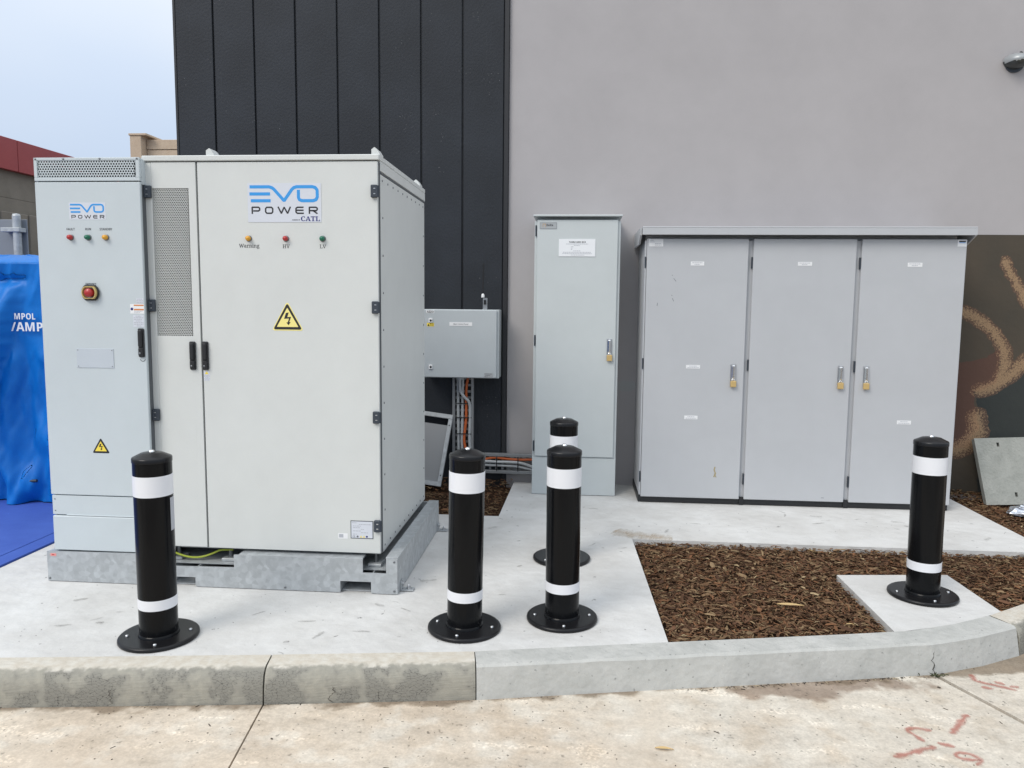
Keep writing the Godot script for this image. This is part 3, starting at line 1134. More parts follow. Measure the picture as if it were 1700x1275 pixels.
func walls() -> void:
	var gw := thing("rendered_wall", "tall grey rendered wall with a dark mural low on its right", "wall", Vector3(1.5, 0, -6.97))
	part("wall_face", bx(-0.618, 7.5, -0.2, 6.4, -7.35, -6.97), M.wall, gw)
	part("coping", bx(-0.618, 7.56, 6.4, 6.48, -7.40, -6.93, 0.005), M.wall, gw)
	# mural
	var mm := mat(Color.WHITE, 0.85, 0.0, 0.25)
	mm.albedo_texture = mural_tex()
	mm.texture_repeat = false
	mm.normal_enabled = true
	mm.normal_texture = M.rough_bump
	mm.normal_scale = 0.06
	var b := MB.new()
	var z := -6.966
	var A := [Vector3(2.9, 0.0, z), Vector3(5.3, 0.0, z), Vector3(5.3, 2.252, z), Vector3(2.9, 2.262, z)]
	var U := [Vector2(0, 1), Vector2(1, 1), Vector2(1, 0), Vector2(0, 0)]
	b.tri3(A[0], A[1], A[2], Vector3.BACK, Vector3.BACK, Vector3.BACK, U[0], U[1], U[2])
	b.tri3(A[0], A[2], A[3], Vector3.BACK, Vector3.BACK, Vector3.BACK, U[0], U[2], U[3])
	var mu := part("mural", b, mm, gw)
	mu.set_meta("label", "dark olive mural with tan stippled curves")
	# pale smear of filler between the two wall cabinets
	var fb := MB.new()
	var fill := PackedVector2Array([Vector2(0.37, 0.93), Vector2(0.43, 0.955), Vector2(0.53, 0.95), Vector2(0.56, 0.91), Vector2(0.52, 0.865), Vector2(0.43, 0.86), Vector2(0.365, 0.88)])
	fb.plate(fill, -6.9695, -6.967)
	var fm := mat(c8(168, 170, 170), 0.9)
	part("filler_patch", fb, fm, gw)
	# black clad wall
	var cw := thing("clad_wall", "tall black wall of upright boards behind the white cabinets", "wall", Vector3(-2.1, 0, -6.97))
	part("backing", bx(-3.64, -0.62, -0.2, 6.35, -7.35, -6.966), M.trim_black, cw)
	var xs := [-3.65, -3.294, -2.917, -2.537, -2.156, -1.777, -1.402, -1.031, -0.662]
	for i in 8:
		for lv in [[0.02, 6.4]]:
			part("board", bx(xs[i] + 0.008, xs[i + 1] - 0.008, lv[0], lv[1], -6.964, -6.945 - 0.0015 * (i % 2), 0.003), M.cladding, cw)
	part("corner_trim", bx(-0.668 + 0.006, -0.622, 0.0, 6.4, -6.964, -6.938, 0.003), M.trim_black, cw)
	part("corner_trim", bx(-3.668, -3.645, 0.0, 6.4, -7.35, -6.943, 0.003), M.trim_black, cw)
	# bulkhead lamp high on the right
	var lamp := thing("bulkhead_light", "small unlit bulkhead light high on the grey wall at the right", "wall light", Vector3(3.6, 3.68, -6.97))
	var hood := MB.new()
	var gl := MB.new()
	var c := Vector3(3.60, 3.675, -6.965)
	var seg := 20
	for a in seg:
		for e in 8:
			var quadp := []
			for k in [[0, 0], [1, 0], [1, 1], [0, 1]]:
				var th: float = TAU * (a + k[0]) / seg
				var ph: float = PI * 0.5 * (e + k[1]) / 8.0
				var q := Vector3(cos(th) * cos(ph) * 0.098, sin(th) * cos(ph) * 0.066, sin(ph) * 0.13)
				quadp.append(q)
			var mid: Vector3 = (quadp[0] + quadp[2]) * 0.5
			var target := hood if mid.y > -0.008 - mid.z * 0.05 else gl
			var sc := 1.0 if target == hood else 0.93
			var NN := []
			for q in quadp:
				NN.append(Vector3(q.x / 0.0096, q.y / 0.00435, q.z / 0.0169).normalized())
			target.tri3(c + quadp[0] * sc, c + quadp[1] * sc, c + quadp[2] * sc, NN[0], NN[1], NN[2])
			target.tri3(c + quadp[0] * sc, c + quadp[2] * sc, c + quadp[3] * sc, NN[0], NN[2], NN[3])
	var hp := part("hood", hood, mat(lin(0.34, 0.36, 0.37), 0.35, 0.2), lamp)
	part("lens", gl, mat(lin(0.05, 0.055, 0.055), 0.12), lamp)
	part("back_plate", MB.new().lathe([Vector2(0.0, 0.0), Vector2(0.078, 0.0), Vector2(0.078, 0.0), Vector2(0.078, 0.012), Vector2(0.078, 0.012), Vector2(0.0, 0.012)], 24, Vector3(3.60, 3.668, -6.969), Basis(Vector3.RIGHT, PI / 2)), M.hinge, lamp)
	part("screw", MB.new().lathe([Vector2(0.014, 0), Vector2(0.008, 0.006), Vector2(0, 0.008)], 10, Vector3(3.615, 3.735, -6.905), Basis(Vector3.RIGHT, PI / 4)), M.black_plastic, lamp)

# ---------------------------------------------------------------- left background
func backdrop() -> void:
	var red := mat(Color.WHITE, 0.5)
	red.albedo_texture = mottled(c8(148, 58, 60), c8(156, 64, 66), 151, 256, 3.0, 0.02)
	tri_map(red, 0.3)
	var taupe := mat(Color.WHITE, 0.85)
	taupe.albedo_texture = mottled(c8(118, 113, 104), c8(132, 127, 118), 153, 256, 3.0, 0.03)
	tri_map(taupe, 0.3)
	var bg := thing("shop_building", "taupe building with a deep red fascia beyond the blue cover", "building", Vector3(-9.5, 0, -14))
	part("wall", bx(-12, -9.0, -0.3, 3.235, -24, -8.0), taupe, bg)
	part("wall", bx(-12, -9.02, 3.243, 3.665, -24, -8.0), taupe, bg)
	for k in 5:
		var z1 := -8.0 - 3.9 * k
		part("fascia_panel", bx(-12, -8.93, 3.667, 4.16, z1 - 3.89, z1, 0.004), red, bg)
	part("column", bx(-9.0, -8.86, -0.3, 3.0, -12.35, -12.0, 0.01), taupe, bg)
	part("downpipe", MB.new().tube([Vector3(-8.93, -0.3, -12.55), Vector3(-8.93, 3.1, -12.55)], 0.05, 12), M.hinge, bg)
	part("beam", bx(-9.0, -8.88, 2.78, 3.0, -11.99, -11.4, 0.01), taupe, bg)
	# beige parapet
	var st := mat(Color.WHITE, 0.85)
	st.albedo_texture = mottled(c8(186, 166, 144), c8(202, 184, 162), 157, 256, 4.0, 0.04)
	tri_map(st, 0.5)
	var pr := thing("parapet_building", "beige parapet with a square pier peeping above the white cabinets", "building", Vector3(-6.3, 0, -13.3))
	part("pier", bx(-7.706, -7.505, -0.3, 4.49, -13.35, -13.0, 0.006), st, pr)
	part("pier_cap", bx(-7.72, -7.40, 4.46, 4.495, -13.75, -12.985, 0.004), st, pr)
	part("panel", bx(-7.50, -4.2, 4.255, 4.42, -13.6, -13.16, 0.006), st, pr)
	part("panel", bx(-7.50, -4.2, -0.3, 4.248, -13.6, -13.17, 0.006), st, pr)
	# sign seen from behind on a galvanised post
	var sg := thing("road_sign", "back of a grey sign on a galvanised post behind the blue cover", "sign", Vector3(-5.3, 0, -7.0))
	part("post", MB.new().lathe([Vector2(0.036, 0.0), Vector2(0.036, 2.42), Vector2(0.036, 2.42), Vector2(0.030, 2.44), Vector2(0.0, 2.446)], 20, Vector3(-5.305, 0, -7.0)), M.galv, sg)
	part("panel", bx(-5.62, -5.245, 1.5, 2.395, -7.07, -7.055, 0.004), mat(lin(0.22, 0.24, 0.27), 0.5, 0.2), sg)
	part("bracket", bx(-5.44, -5.25, 2.27, 2.31, -7.053, -6.955, 0.004), M.galv, sg)
	part("bracket", bx(-5.44, -5.25, 1.72, 1.76, -7.053, -6.955, 0.004), M.galv, sg)
	blue_cover()

# blue tarpaulin drawn over a charging post
func blue_cover() -> void:
	var root := thing("tarpaulin_cover", "bright blue tarpaulin cover with white lettering at the left edge", "cover", Vector3(-4.6, 0, -6.1))
	var fold := noise(163, 1.0, 3)
	var cr := noise(164, 1.0, 4)
	var U := 260
	var H := 130
	var x0 := -5.15
	var x1 := -4.0
	var z0 := -6.5
	var z1 := -5.70
	var per := 2.0 * (x1 - x0) + 2.0 * (z1 - z0)
	var P := []
	for j in H + 1:
		var t := float(j) / H
		var row := []
		for i in U:
			var s := per * i / U
			var p: Vector2
			var nn: Vector2
			var wx := x1 - x0
			var wz := z1 - z0
			if s < wx:
				p = Vector2(x0 + s, z1); nn = Vector2(0, 1)
			elif s < wx + wz:
				p = Vector2(x1, z1 - (s - wx)); nn = Vector2(1, 0)
			elif s < 2 * wx + wz:
				p = Vector2(x1 - (s - wx - wz), z0); nn = Vector2(0, -1)
			else:
				p = Vector2(x0, z0 + (s - 2 * wx - wz)); nn = Vector2(-1, 0)
			var cc := Vector2((x0 + x1) / 2, (z0 + z1) / 2)
			p = cc + (p - cc) * (1.0 - 0.02 * t)
			# deep upright folds that gather towards the hem, small crumples all over
			var amp := 0.008 + 0.05 * (1.0 - t)
			var d := sin(s * 13.0 + fold.get_noise_2d(s * 2.0, t * 1.6) * 4.0) * amp + cr.get_noise_2d(s * 3.0, t * 2.2) * 0.022 + fold.get_noise_2d(s * 1.3 + 5.0, t * 1.0) * 0.06 + (0.3 - absf(fold.get_noise_2d(s * 2.2 + 9.0 - t * 1.2, t * 1.2))) * 0.05 + (0.3 - absf(fold.get_noise_2d(s * 3.0 - t * 2.4, t * 0.9 + 20.0))) * 0.03
			# the sheet is pulled from the upper front down to the left in one long fold
			var lead := (p.x + 4.20) + (1.0 - t) * 0.62 + cr.get_noise_2d(t * 5.0, 3.0) * 0.05
			if nn.y > 0.5:
				var k := clampf(-lead / 0.13, 0.0, 1.0)
				k = k * k * (3.0 - 2.0 * k)
				var flat := clampf(1.0 - absf(t - 0.76) / 0.16, 0.0, 1.0) * clampf((p.x + 4.42) / 0.06, 0.0, 1.0) * (1.0 - k)
				d = lerpf(d, 0.0, minf(1.0, flat * 1.6))
				d += k * minf(0.8 * maxf(1.0 - t - 0.07, 0.0), 0.34) * smoothstep(0.0, 0.45, t) - 0.035 * exp(-pow((t - 0.925) / 0.018, 2.0)) * k
			var y := 0.02 + t * 1.90 + cr.get_noise_2d(s * 3.0 + 40.0, 2.0) * 0.012 * (1.0 - t)
			row.append(Vector3(p.x + nn.x * d, y, p.y + nn.y * d))
		P.append(row)
	# top: rows closing towards the middle in a low crown
	for q in range(1, 7):
		var t := q / 6.0
		var row := []
		for i in U:
			var a: Vector3 = P[H][i]
			var c := Vector3((x0 + x1) / 2, 1.985, (z0 + z1) / 2)
			var r := a.lerp(c, t)
			r.y = lerpf(a.y, c.y, sin(t * PI * 0.5)) + cr.get_noise_2d(a.x * 4.0 + t, a.z * 4.0) * 0.02 * sin(t * PI) + 0.012 * sin(minf(t * 3.0, 1.0) * PI * 0.5)
			row.append(r)
		P.append(row)
	var R := P.size()
	var N := []
	for j in R:
		var row := []
		for i in U:
			var a: Vector3 = P[j][(i + 1) % U] - P[j][(i + U - 1) % U]
			var b: Vector3 = P[mini(j + 1, R - 1)][i] - P[maxi(j - 1, 0)][i]
			var nn := a.cross(b).normalized()
			var outw: Vector3 = P[j][i] - Vector3((x0 + x1) / 2, 1.0 if j <= H else 0.0, (z0 + z1) / 2)
			if nn.dot(outw) < 0.0: nn = -nn
			row.append(nn if nn.length() > 0.5 else Vector3.UP)
		N.append(row)
	var b := MB.new()
	for j in R - 1:
		for i in U:
			var k := (i + 1) % U
			b.tri3(P[j][i], P[j][k], P[j + 1][k], N[j][i], N[j][k], N[j + 1][k])
			b.tri3(P[j][i], P[j + 1][k], P[j + 1][i], N[j][i], N[j + 1][k], N[j + 1][i])
	part("sheet", b, M.tarp, root)
	lettering(root, "MPOL", Vector3(-4.275, 1.504, -5.672), 0.047, M.white, 0.172)
	lettering(root, "/AMP", Vector3(-4.262, 1.423, -5.672), 0.068, M.white, 0.262)
	var hm := MB.new()
	hm.tube([Vector3(-4.30, 0.20, -5.66), Vector3(-4.24, 0.205, -5.66)], 0.012, 8)
	part("cord_loop", hm, M.hinge, root)

# ---------------------------------------------------------------- galvanised base
func skid() -> void:
	var t := thing("steel_skid", "galvanised steel base frame under the two white cabinets", "base frame", Vector3(-2.0, 0, -4.75))
	var zf := -4.11
	var P := PackedVector2Array([Vector2(-3.042, 0.004), Vector2(-2.30, 0.004), Vector2(-2.30, 0.058), Vector2(-2.149, 0.058), Vector2(-2.149, 0.004), Vector2(-1.30, 0.004), Vector2(-1.30, 0.07), Vector2(-1.123, 0.07), Vector2(-1.123, 0.004), Vector2(-0.972, 0.004), Vector2(-0.972, 0.207), Vector2(-1.036, 0.207), Vector2(-1.036, 0.122), Vector2(-1.17, 0.122), Vector2(-1.17, 0.203), Vector2(-1.918, 0.198), Vector2(-1.918, 0.124), Vector2(-2.36, 0.118), Vector2(-2.36, 0.186), Vector2(-3.042, 0.180)])
	part("front_plate", MB.new().plate(P, zf - 0.008, zf), M.galv, t)
	part("side_plate", bx(-0.98, -0.970, 0.004, 0.214, -5.40, zf - 0.0085, 0.001), M.galv, t)
	part("top_flange", bx(-1.04, -0.981, 0.204, 0.213, -5.40, zf - 0.009, 0.001), M.galv, t)
	part("top_flange", bx(-3.04, -2.37, 0.170, 0.178, -5.40, zf - 0.009, 0.001), M.galv, t)
	part("top_flange", bx(-1.90, -1.18, 0.185, 0.1945, -4.22, zf - 0.009, 0.001), M.galv, t)
	part("side_plate", bx(-3.042, -3.034, 0.004, 0.168, -5.40, zf - 0.0085, 0.001), M.galv, t)
	part("back_plate", bx(-3.04, -0.972, 0.004, 0.20, -5.416, -5.403, 0.001), M.galv, t)
	# cross members and the walls of the fork pockets
	for x in [-2.30, -2.149, -1.30, -1.123]:
		var e := -0.007 if x in [-2.30, -1.30] else 0.001
		part("pocket_wall", bx(x + e, x + e + 0.006, 0.005, 0.115, -5.40, zf - 0.010), M.galv, t)
	part("pocket_floor", bx(-2.299, -2.151, 0.004, 0.009, -5.40, zf - 0.030), M.galv, t)
	part("pocket_floor", bx(-1.299, -1.125, 0.004, 0.009, -5.40, zf - 0.030), M.galv, t)
	part("cross_member", bx(-2.36, -1.04, 0.118, 0.122, -5.40, zf - 0.06), M.galv, t)
	# bolt heads
	for p in [Vector2(-0.99, 0.19), Vector2(-0.99, 0.022), Vector2(-1.62, 0.02), Vector2(-3.03, 0.02)]:
		part("bolt", MB.new().lathe([Vector2(0.007, 0), Vector2(0.0065, 0.003), Vector2(0, 0.004)], 8, Vector3(p.x, p.y, zf), Basis(Vector3.RIGHT, PI / 2)), M.screw, t)
	# hold-down brackets on the right
	for z in [-4.19, -5.36]:
		var br := part("anchor_bracket", bx(-0.969, -0.962, 0.004, 0.06, z - 0.025, z + 0.025, 0.001), M.galv, t)
		part("foot", bx(-0.961, -0.895, 0.004, 0.010, z - 0.025, z + 0.025, 0.001), M.galv, br)
		part("bolt", MB.new().lathe([Vector2(0.013, 0), Vector2(0.013, 0.010), Vector2(0.013, 0.010), Vector2(0.006, 0.010), Vector2(0.006, 0.010), Vector2(0.006, 0.026), Vector2(0, 0.027)], 8, Vector3(-0.925, 0.010, z)), M.steel, br)
		part("bolt", MB.new().lathe([Vector2(0.012, 0), Vector2(0.012, 0.010), Vector2(0.012, 0.010), Vector2(0.0, 0.012)], 8, Vector3(-0.962, 0.042, z), Basis(Vector3.FORWARD, PI / 2)), M.steel, br)
	var tag := sticker(t, "tag", -3.02, -2.985, 0.152, 0.168, zf, mat(lin(0.75, 0.3, 0.28), 0.6))
	print_rows(tag, -3.017, -2.988, 0.154, 0.166, zf + 0.0012, [[0.2, 0.8]], M.red)

# ---------------------------------------------------------------- shared fittings
func pilot(parent: Node, x: float, y: float, z: float, m: Material, word: String) -> void:
	var o := part("indicator_light", MB.new().lathe([Vector2(0.0135, 0.0), Vector2(0.0135, 0.014), Vector2(0.012, 0.019), Vector2(0.0, 0.022)], 20, Vector3(x, y, z + 0.004), Basis(Vector3.RIGHT, PI / 2)), m, parent)
	o.set_meta("label", word)
	part("bezel", MB.new().lathe([Vector2(0.0175, 0.0), Vector2(0.0175, 0.004), Vector2(0.0175, 0.004), Vector2(0.0137, 0.005)], 20, Vector3(x, y, z), Basis(Vector3.RIGHT, PI / 2)), M.screw, o)

func hinge_block(parent: Node, x: float, y: float, z: float, side: float) -> void:
	var o := part("hinge", bx(x - 0.018, x + 0.018, y - 0.034, y + 0.034, z, z + 0.02, 0.004), M.hinge, parent)
	for dy in [-0.014, 0.014]:
		part("pin", bx(x + side * 0.004 - 0.006, x + side * 0.004 + 0.006, y + dy - 0.0025, y + dy + 0.0025, z + 0.0195, z + 0.022, 0.001), M.steel, o)
	part("barrel", MB.new().tube([Vector3(x + side * 0.016, y - 0.03, z + 0.012), Vector3(x + side * 0.016, y + 0.03, z + 0.012)], 0.012, 10), M.hinge, o)

func swing_handle(parent: Node, x0: float, x1: float, y0: float, y1: float, z: float) -> void:
	var o := part("handle", bx(x0, x1, y0, y1, z, z + 0.012, 0.005), M.black_plastic, parent)
	var w := x1 - x0
	var h := y1 - y0
	part("lever", bx(x0 + w * 0.18, x1 - w * 0.18, y0 + h * 0.36, y1 - h * 0.06, z + 0.0125, z + 0.026, 0.005), M.black_plastic, o)
	part("lock_cover", bx(x0 + w * 0.12, x1 - w * 0.12, y0 + h * 0.05, y0 + h * 0.32, z + 0.0125, z + 0.021, 0.004), M.black_plastic, o)
	part("lock", MB.new().lathe([Vector2(0.006, 0), Vector2(0.006, 0.003), Vector2(0.0, 0.0035)], 12, Vector3(x0 + w * 0.45, y0 + h * 0.14, z + 0.0212), Basis(Vector3.RIGHT, PI / 2)), M.screw, o)

# sheet with hexagonal holes in staggered rows (real openings)
func perforated(x0: float, x1: float, y0: float, y1: float, z: float, pitch: float, r: float) -> MB:
	var b := MB.new()
	var dx := pitch
	var dy := pitch * 0.866
	var cols := int((x1 - x0) / dx)
	var rows := int((y1 - y0) / dy)
	var ox := x0 + ((x1 - x0) - cols * dx) * 0.5
	var oy := y0 + ((y1 - y0) - rows * dy) * 0.5
	var R := pitch / sqrt(3.0)
	for j in rows:
		for i in cols - (j % 2):
			var c := Vector3(ox + dx * (i + 0.5 + 0.5 * (j % 2)), oy + dy * (j + 0.5), z)
			for k in 6:
				var a := PI / 3.0 * k + PI / 6.0
				var a2 := a + PI / 3.0
				var A := c + Vector3(cos(a), sin(a), 0) * R
				var B := c + Vector3(cos(a2), sin(a2), 0) * R
				var C := c + Vector3(cos(a2), sin(a2), 0) * r
				var D := c + Vector3(cos(a), sin(a), 0) * r
				b.tri3(A, B, C, Vector3.BACK, Vector3.BACK, Vector3.BACK)
				b.tri3(A, C, D, Vector3.BACK, Vector3.BACK, Vector3.BACK)
	return b

func rounded_triangle(cx: float, y0: float, y1: float, w: float, rad: float) -> PackedVector2Array:
	var P := PackedVector2Array()
	var V := [Vector2(cx - w / 2, y0), Vector2(cx + w / 2, y0), Vector2(cx, y1)]
	var m := Vector2(cx, y0 + (y1 - y0) / 3.0)
	for k in 3:
		var a: Vector2 = V[k]
		var ins: Vector2 = a + (m - a).normalized() * rad * 2.0
		var base := (a - m).angle()
		for q in 7:
			var an := base + lerpf(-PI / 3, PI / 3, q / 6.0)
			P.append(ins + Vector2(cos(an), sin(an)) * rad)
	return P

func hazard_sign(parent: Node, cx: float, y0: float, y1: float, w: float, z: float, pale: bool) -> void:
	var h := y1 - y0
	var o := part("hazard_sign", MB.new().plate(rounded_triangle(cx, y0, y1, w, w * 0.05), z, z + 0.001), M.yellow_pale if pale else M.ink, parent)
	var s := 0.94 if pale else 1.0
	part("border", MB.new().plate(rounded_triangle(cx, y0 + h * 0.035, y1 - h * 0.06, w * 0.91, w * 0.04), z + 0.001, z + 0.0016), M.ink, o)
	part("field", MB.new().plate(rounded_triangle(cx, y0 + h * 0.125, y1 - h * 0.22, w * 0.68, w * 0.012), z + 0.0016, z + 0.0022), M.yellow_pale if pale else M.yellow, o)
	var B := PackedVector2Array([Vector2(-0.045, 0.60), Vector2(0.045, 0.62), Vector2(-0.005, 0.46), Vector2(0.115, 0.47), Vector2(0.055, 0.295), Vector2(0.095, 0.29), Vector2(0.035, 0.185), Vector2(-0.035, 0.275), Vector2(0.01, 0.285), Vector2(0.05, 0.415), Vector2(-0.105, 0.40)])
	for i in B.size():
		B[i] = Vector2(cx + B[i].x * w, y0 + B[i].y * h)
	part("lightning_bolt", MB.new().plate(B, z + 0.0022, z + 0.0028), M.ink, o)

# the blue wordmark, drawn as strokes in a box
func wordmark(parent: Node, x0: float, x1: float, y0: float, y1: float, z: float) -> void:
	var q := func(px: float, py: float) -> Vector2:
		return Vector2(lerpf(x0, x1, (px - 145.0) / 1185.0), lerpf(y1, y0, (py - 140.0) / 278.0))
	var w: float = (y1 - y0) * 52.0 / 278.0
	var pts := []
	for p in [[150, 166], [480, 166], [530, 180], [565, 205], [735, 392], [870, 210], [905, 180], [950, 166], [1220, 166], [1270, 180], [1300, 220], [1302, 330], [1280, 375], [1230, 392], [1040, 392], [995, 375], [982, 340], [982, 215]]:
		pts.append(q.call(p[0], p[1]))
	part("wordmark_stroke", MB.new().stroke(pts, w, z, z + 0.0006), M.evo_blue, parent)
	part("wordmark_stroke", MB.new().stroke([q.call(145, 281), q.call(498, 281)], w, z, z + 0.0006), M.evo_blue, parent)
	part("wordmark_stroke", MB.new().stroke([q.call(165, 392), q.call(505, 392)], w, z, z + 0.0006), M.evo_blue, parent)

func power_word(parent: Node, x0: float, x1: float, y0: float, y1: float, z: float) -> void:
	var q := func(px: float, py: float) -> Vector2:
		return Vector2(lerpf(x0, x1, (px - 185.0) / 1120.0), lerpf(y1, y0, (py - 493.0) / 115.0))
	var w: float = (y1 - y0) * 0.2
	var letters := [
		[[[198, 606], [198, 503], [305, 503], [325, 518], [325, 545], [305, 560], [215, 560]]],
		[[[485, 504], [525, 504], [545, 525], [545, 575], [525, 596], [484, 596]], [[486, 596], [445, 596], [425, 575], [425, 525], [445, 504], [485.5, 504]]],
		[[[635, 495], [690, 598], [738, 503], [795, 598], [845, 495]]],
		[[[1065, 504], [960, 504], [937, 522], [937, 580], [960, 597], [1068, 597]], [[945, 550], [1065, 550]]],
		[[[1162, 606], [1162, 504], [1272, 504], [1293, 518], [1293, 542], [1275, 556], [1175, 556]], [[1225, 556], [1295, 603]]]]
	for L in letters:
		var b := MB.new()
		for s in L:
			var pts := []
			for p in s:
				pts.append(q.call(p[0], p[1]))
			b.stroke(pts, w, z, z + 0.0006)
		part("letter", b, M.ink, parent)

func padlock(at: Vector3, label: String) -> void:
	var t := thing("padlock", label, "padlock", at, "brass padlocks on the cabinet handles")
	part("body", bx(at.x - 0.023, at.x + 0.023, at.y - 0.012, at.y + 0.038, at.z - 0.008, at.z + 0.011, 0.003), M.brass, t)
	var pts := []
	for k in 13:
		var a := PI * k / 12.0
		pts.append(Vector3(at.x + cos(a) * 0.0125, at.y + 0.058 + sin(a) * 0.0125, at.z))
	pts.push_front(Vector3(at.x + 0.0125, at.y + 0.036, at.z))
	pts.append(Vector3(at.x - 0.0125, at.y + 0.036, at.z))
	part("shackle", MB.new().tube(pts, 0.0036, 8), M.chrome, t)

func chrome_handle(parent: Node, x: float, y1: float, z: float) -> void:
	var o := part("handle", bx(x - 0.021, x + 0.021, y1 - 0.155, y1, z, z + 0.008, 0.003), M.steel, parent)
	part("lever", bx(x - 0.015, x + 0.015, y1 - 0.118, y1 - 0.008, z + 0.0082, z + 0.026, 0.009), M.chrome, o)
	var ring := []
	for k in 17:
		var a := TAU * k / 16.0
		ring.append(Vector3(x + cos(a) * 0.013, y1 - 0.137 + sin(a) * 0.013, z + 0.017))
	part("hasp_ring", MB.new().tube(ring, 0.004, 8, false), M.chrome, o)
	part("hasp_stem", bx(x - 0.005, x + 0.005, y1 - 0.150, y1 - 0.124, z + 0.0082, z + 0.014, 0.001), M.chrome, o)

# ---------------------------------------------------------------- narrow power cabinet
func power_cabinet() -> void:
	var t := thing("power_cabinet", "narrow pale grey power cabinet with perforated top at the far left", "cabinet", Vector3(-2.70, 0.185, -4.7))
	var z := -4.12
	var xl := -3.005
	var xr := -2.395
	part("housing", bx(xl + 0.004, xr - 0.004, 0.186, 2.268, -5.36, z - 0.022, 0.004), M.pcs, t)
	part("side_seal", bx(xr - 0.018, xr - 0.0035, 0.40, 2.30, z - 0.06, z - 0.0215), M.seal, t)
	part("top_cover", bx(xl + 0.01, xr - 0.01, 2.405, 2.413, -5.36, z - 0.004, 0.002), M.pcs, t)
	# perforated top: a frame round a sheet of holes, open behind
	var v := part("vent_frame", bx(xl, xr, 2.286, 2.304, z - 0.02, z, 0.002).box(Vector3(xl, 2.397, z - 0.02), Vector3(xr, 2.412, z), 0.002).box(Vector3(xl, 2.3041, z - 0.02), Vector3(xl + 0.02, 2.3969, z), 0.002).box(Vector3(xr - 0.022, 2.3041, z - 0.02), Vector3(xr, 2.3969, z), 0.002), M.pcs, t)
	part("vent_mesh", perforated(xl + 0.019, xr - 0.021, 2.3035, 2.3975, z - 0.003, 0.0152, 0.0057), M.pcs, v)
	part("vent_bay", bx(xl + 0.012, xr - 0.012, 2.27, 2.40, -5.32, -5.28), M.inside, t)
	part("vent_side", bx(xl + 0.0, xl + 0.008, 2.27, 2.404, -5.3, z - 0.021), M.pcs, t)
	part("vent_side", bx(xr - 0.008, xr, 2.27, 2.404, -5.3, z - 0.021), M.pcs, t)
	for x in [xl + 0.012, -2.83, -2.62, xr - 0.012]:
		part("screw", MB.new().lathe([Vector2(0.006, 0), Vector2(0.005, 0.003), Vector2(0, 0.0035)], 8, Vector3(x, 2.405, z), Basis(Vector3.RIGHT, PI / 2)), M.screw, t)
	for x in [-2.90, -2.66]:
		part("lifting_eye", bx(x - 0.02, x + 0.02, 2.413, 2.428, -4.30, -4.22, 0.006), M.galv, t)
	var d := part("door", bx(xl, xr, 0.516, 2.280, z - 0.02, z, 0.003), M.pcs, t)
	part("lower_panel", bx(xl + 0.003, xr - 0.004, 0.397, 0.510, z - 0.021, z - 0.004, 0.002), M.pcs, t)
	part("lower_lip", bx(xl + 0.09, xr - 0.09, 0.394, 0.400, z - 0.018, z + 0.002, 0.001), M.pcs, t)
	for x in [xl + 0.02, xr - 0.02]:
		for y in [0.42, 0.488]:
			part("screw", MB.new().lathe([Vector2(0.004, 0), Vector2(0.0035, 0.002), Vector2(0, 0.0025)], 8, Vector3(x, y, z - 0.004), Basis(Vector3.RIGHT, PI / 2)), M.screw, t)
	part("plinth_cover", bx(xl + 0.006, xr, 0.188, 0.391, z - 0.021, z + 0.004, 0.004), M.pcs, t)
	# logo
	var lg := sticker(t, "logo_sticker", -2.81, -2.598, 2.076, 2.169, z, M.logo_ground, 0.0008)
	wordmark(lg, -2.804, -2.606, 2.113, 2.162, z + 0.0008)
	power_word(lg, -2.798, -2.606, 2.082, 2.101, z + 0.0008)
	var cols := [[-2.806, M.red, "FAULT", "red indicator"], [-2.704, M.green, "RUN", "green indicator"], [-2.601, M.amber, "STANDBY", "amber indicator"]]
	for c in cols:
		pilot(t, c[0], 1.979, z, c[1], c[3])
		lettering(t, c[2], Vector3(c[0], 2.024, z + 0.0006), 0.0125, M.ink, 0.0, false, false)
	# emergency stop in its guard
	var e := part("emergency_stop", MB.new().lathe([Vector2(0.023, 0.0), Vector2(0.023, 0.03), Vector2(0.020, 0.036), Vector2(0.0, 0.038)], 24, Vector3(-2.700, 1.674, z + 0.004), Basis(Vector3.RIGHT, PI / 2)), M.red, t)
	var og := PackedVector2Array()
	var ig := PackedVector2Array()
	for k in 40:
		var a := TAU * k / 40.0
		og.append(Vector2(-2.702 + cos(a) * 0.046, 1.674 + clampf(sin(a) * 0.046, -0.037, 0.037)))
	var ring := MB.new()
	for k in 40:
		var a: Vector2 = og[k]
		var b2: Vector2 = og[(k + 1) % 40]
		var m2 := Vector2(-2.702, 1.674)
		for lv in [[1.0, 0.0, 0.90, 0.028], [0.90, 0.028, 0.80, 0.028], [0.80, 0.028, 0.76, 0.004]]:
			var pa: Vector2 = m2 + (a - m2) * lv[0]
			var pb: Vector2 = m2 + (b2 - m2) * lv[0]
			var pc: Vector2 = m2 + (b2 - m2) * lv[2]
			var pd: Vector2 = m2 + (a - m2) * lv[2]
			ring.quad(Vector3(pa.x, pa.y, z + lv[1]), Vector3(pb.x, pb.y, z + lv[1]), Vector3(pc.x, pc.y, z + lv[3]), Vector3(pd.x, pd.y, z + lv[3]), Vector3(a.x - m2.x, a.y - m2.y, 0.05) if lv[0] > 0.9 else (Vector3(0, 0, 1) if lv[0] > 0.85 else Vector3(m2.x - a.x, m2.y - a.y, 0.01)))
	part("guard", ring, mat(lin(0.55, 0.42, 0.16), 0.4), e)
	var rim := MB.new()
	var pts := []
	for k in 41:
		var a := TAU * k / 40.0
		pts.append(Vector3(-2.702 + cos(a) * 0.047, 1.674 + clampf(sin(a) * 0.047, -0.038, 0.038), z + 0.010))
	part("guard_rim", rim.tube(pts, 0.006, 6, false), M.black_plastic, e)
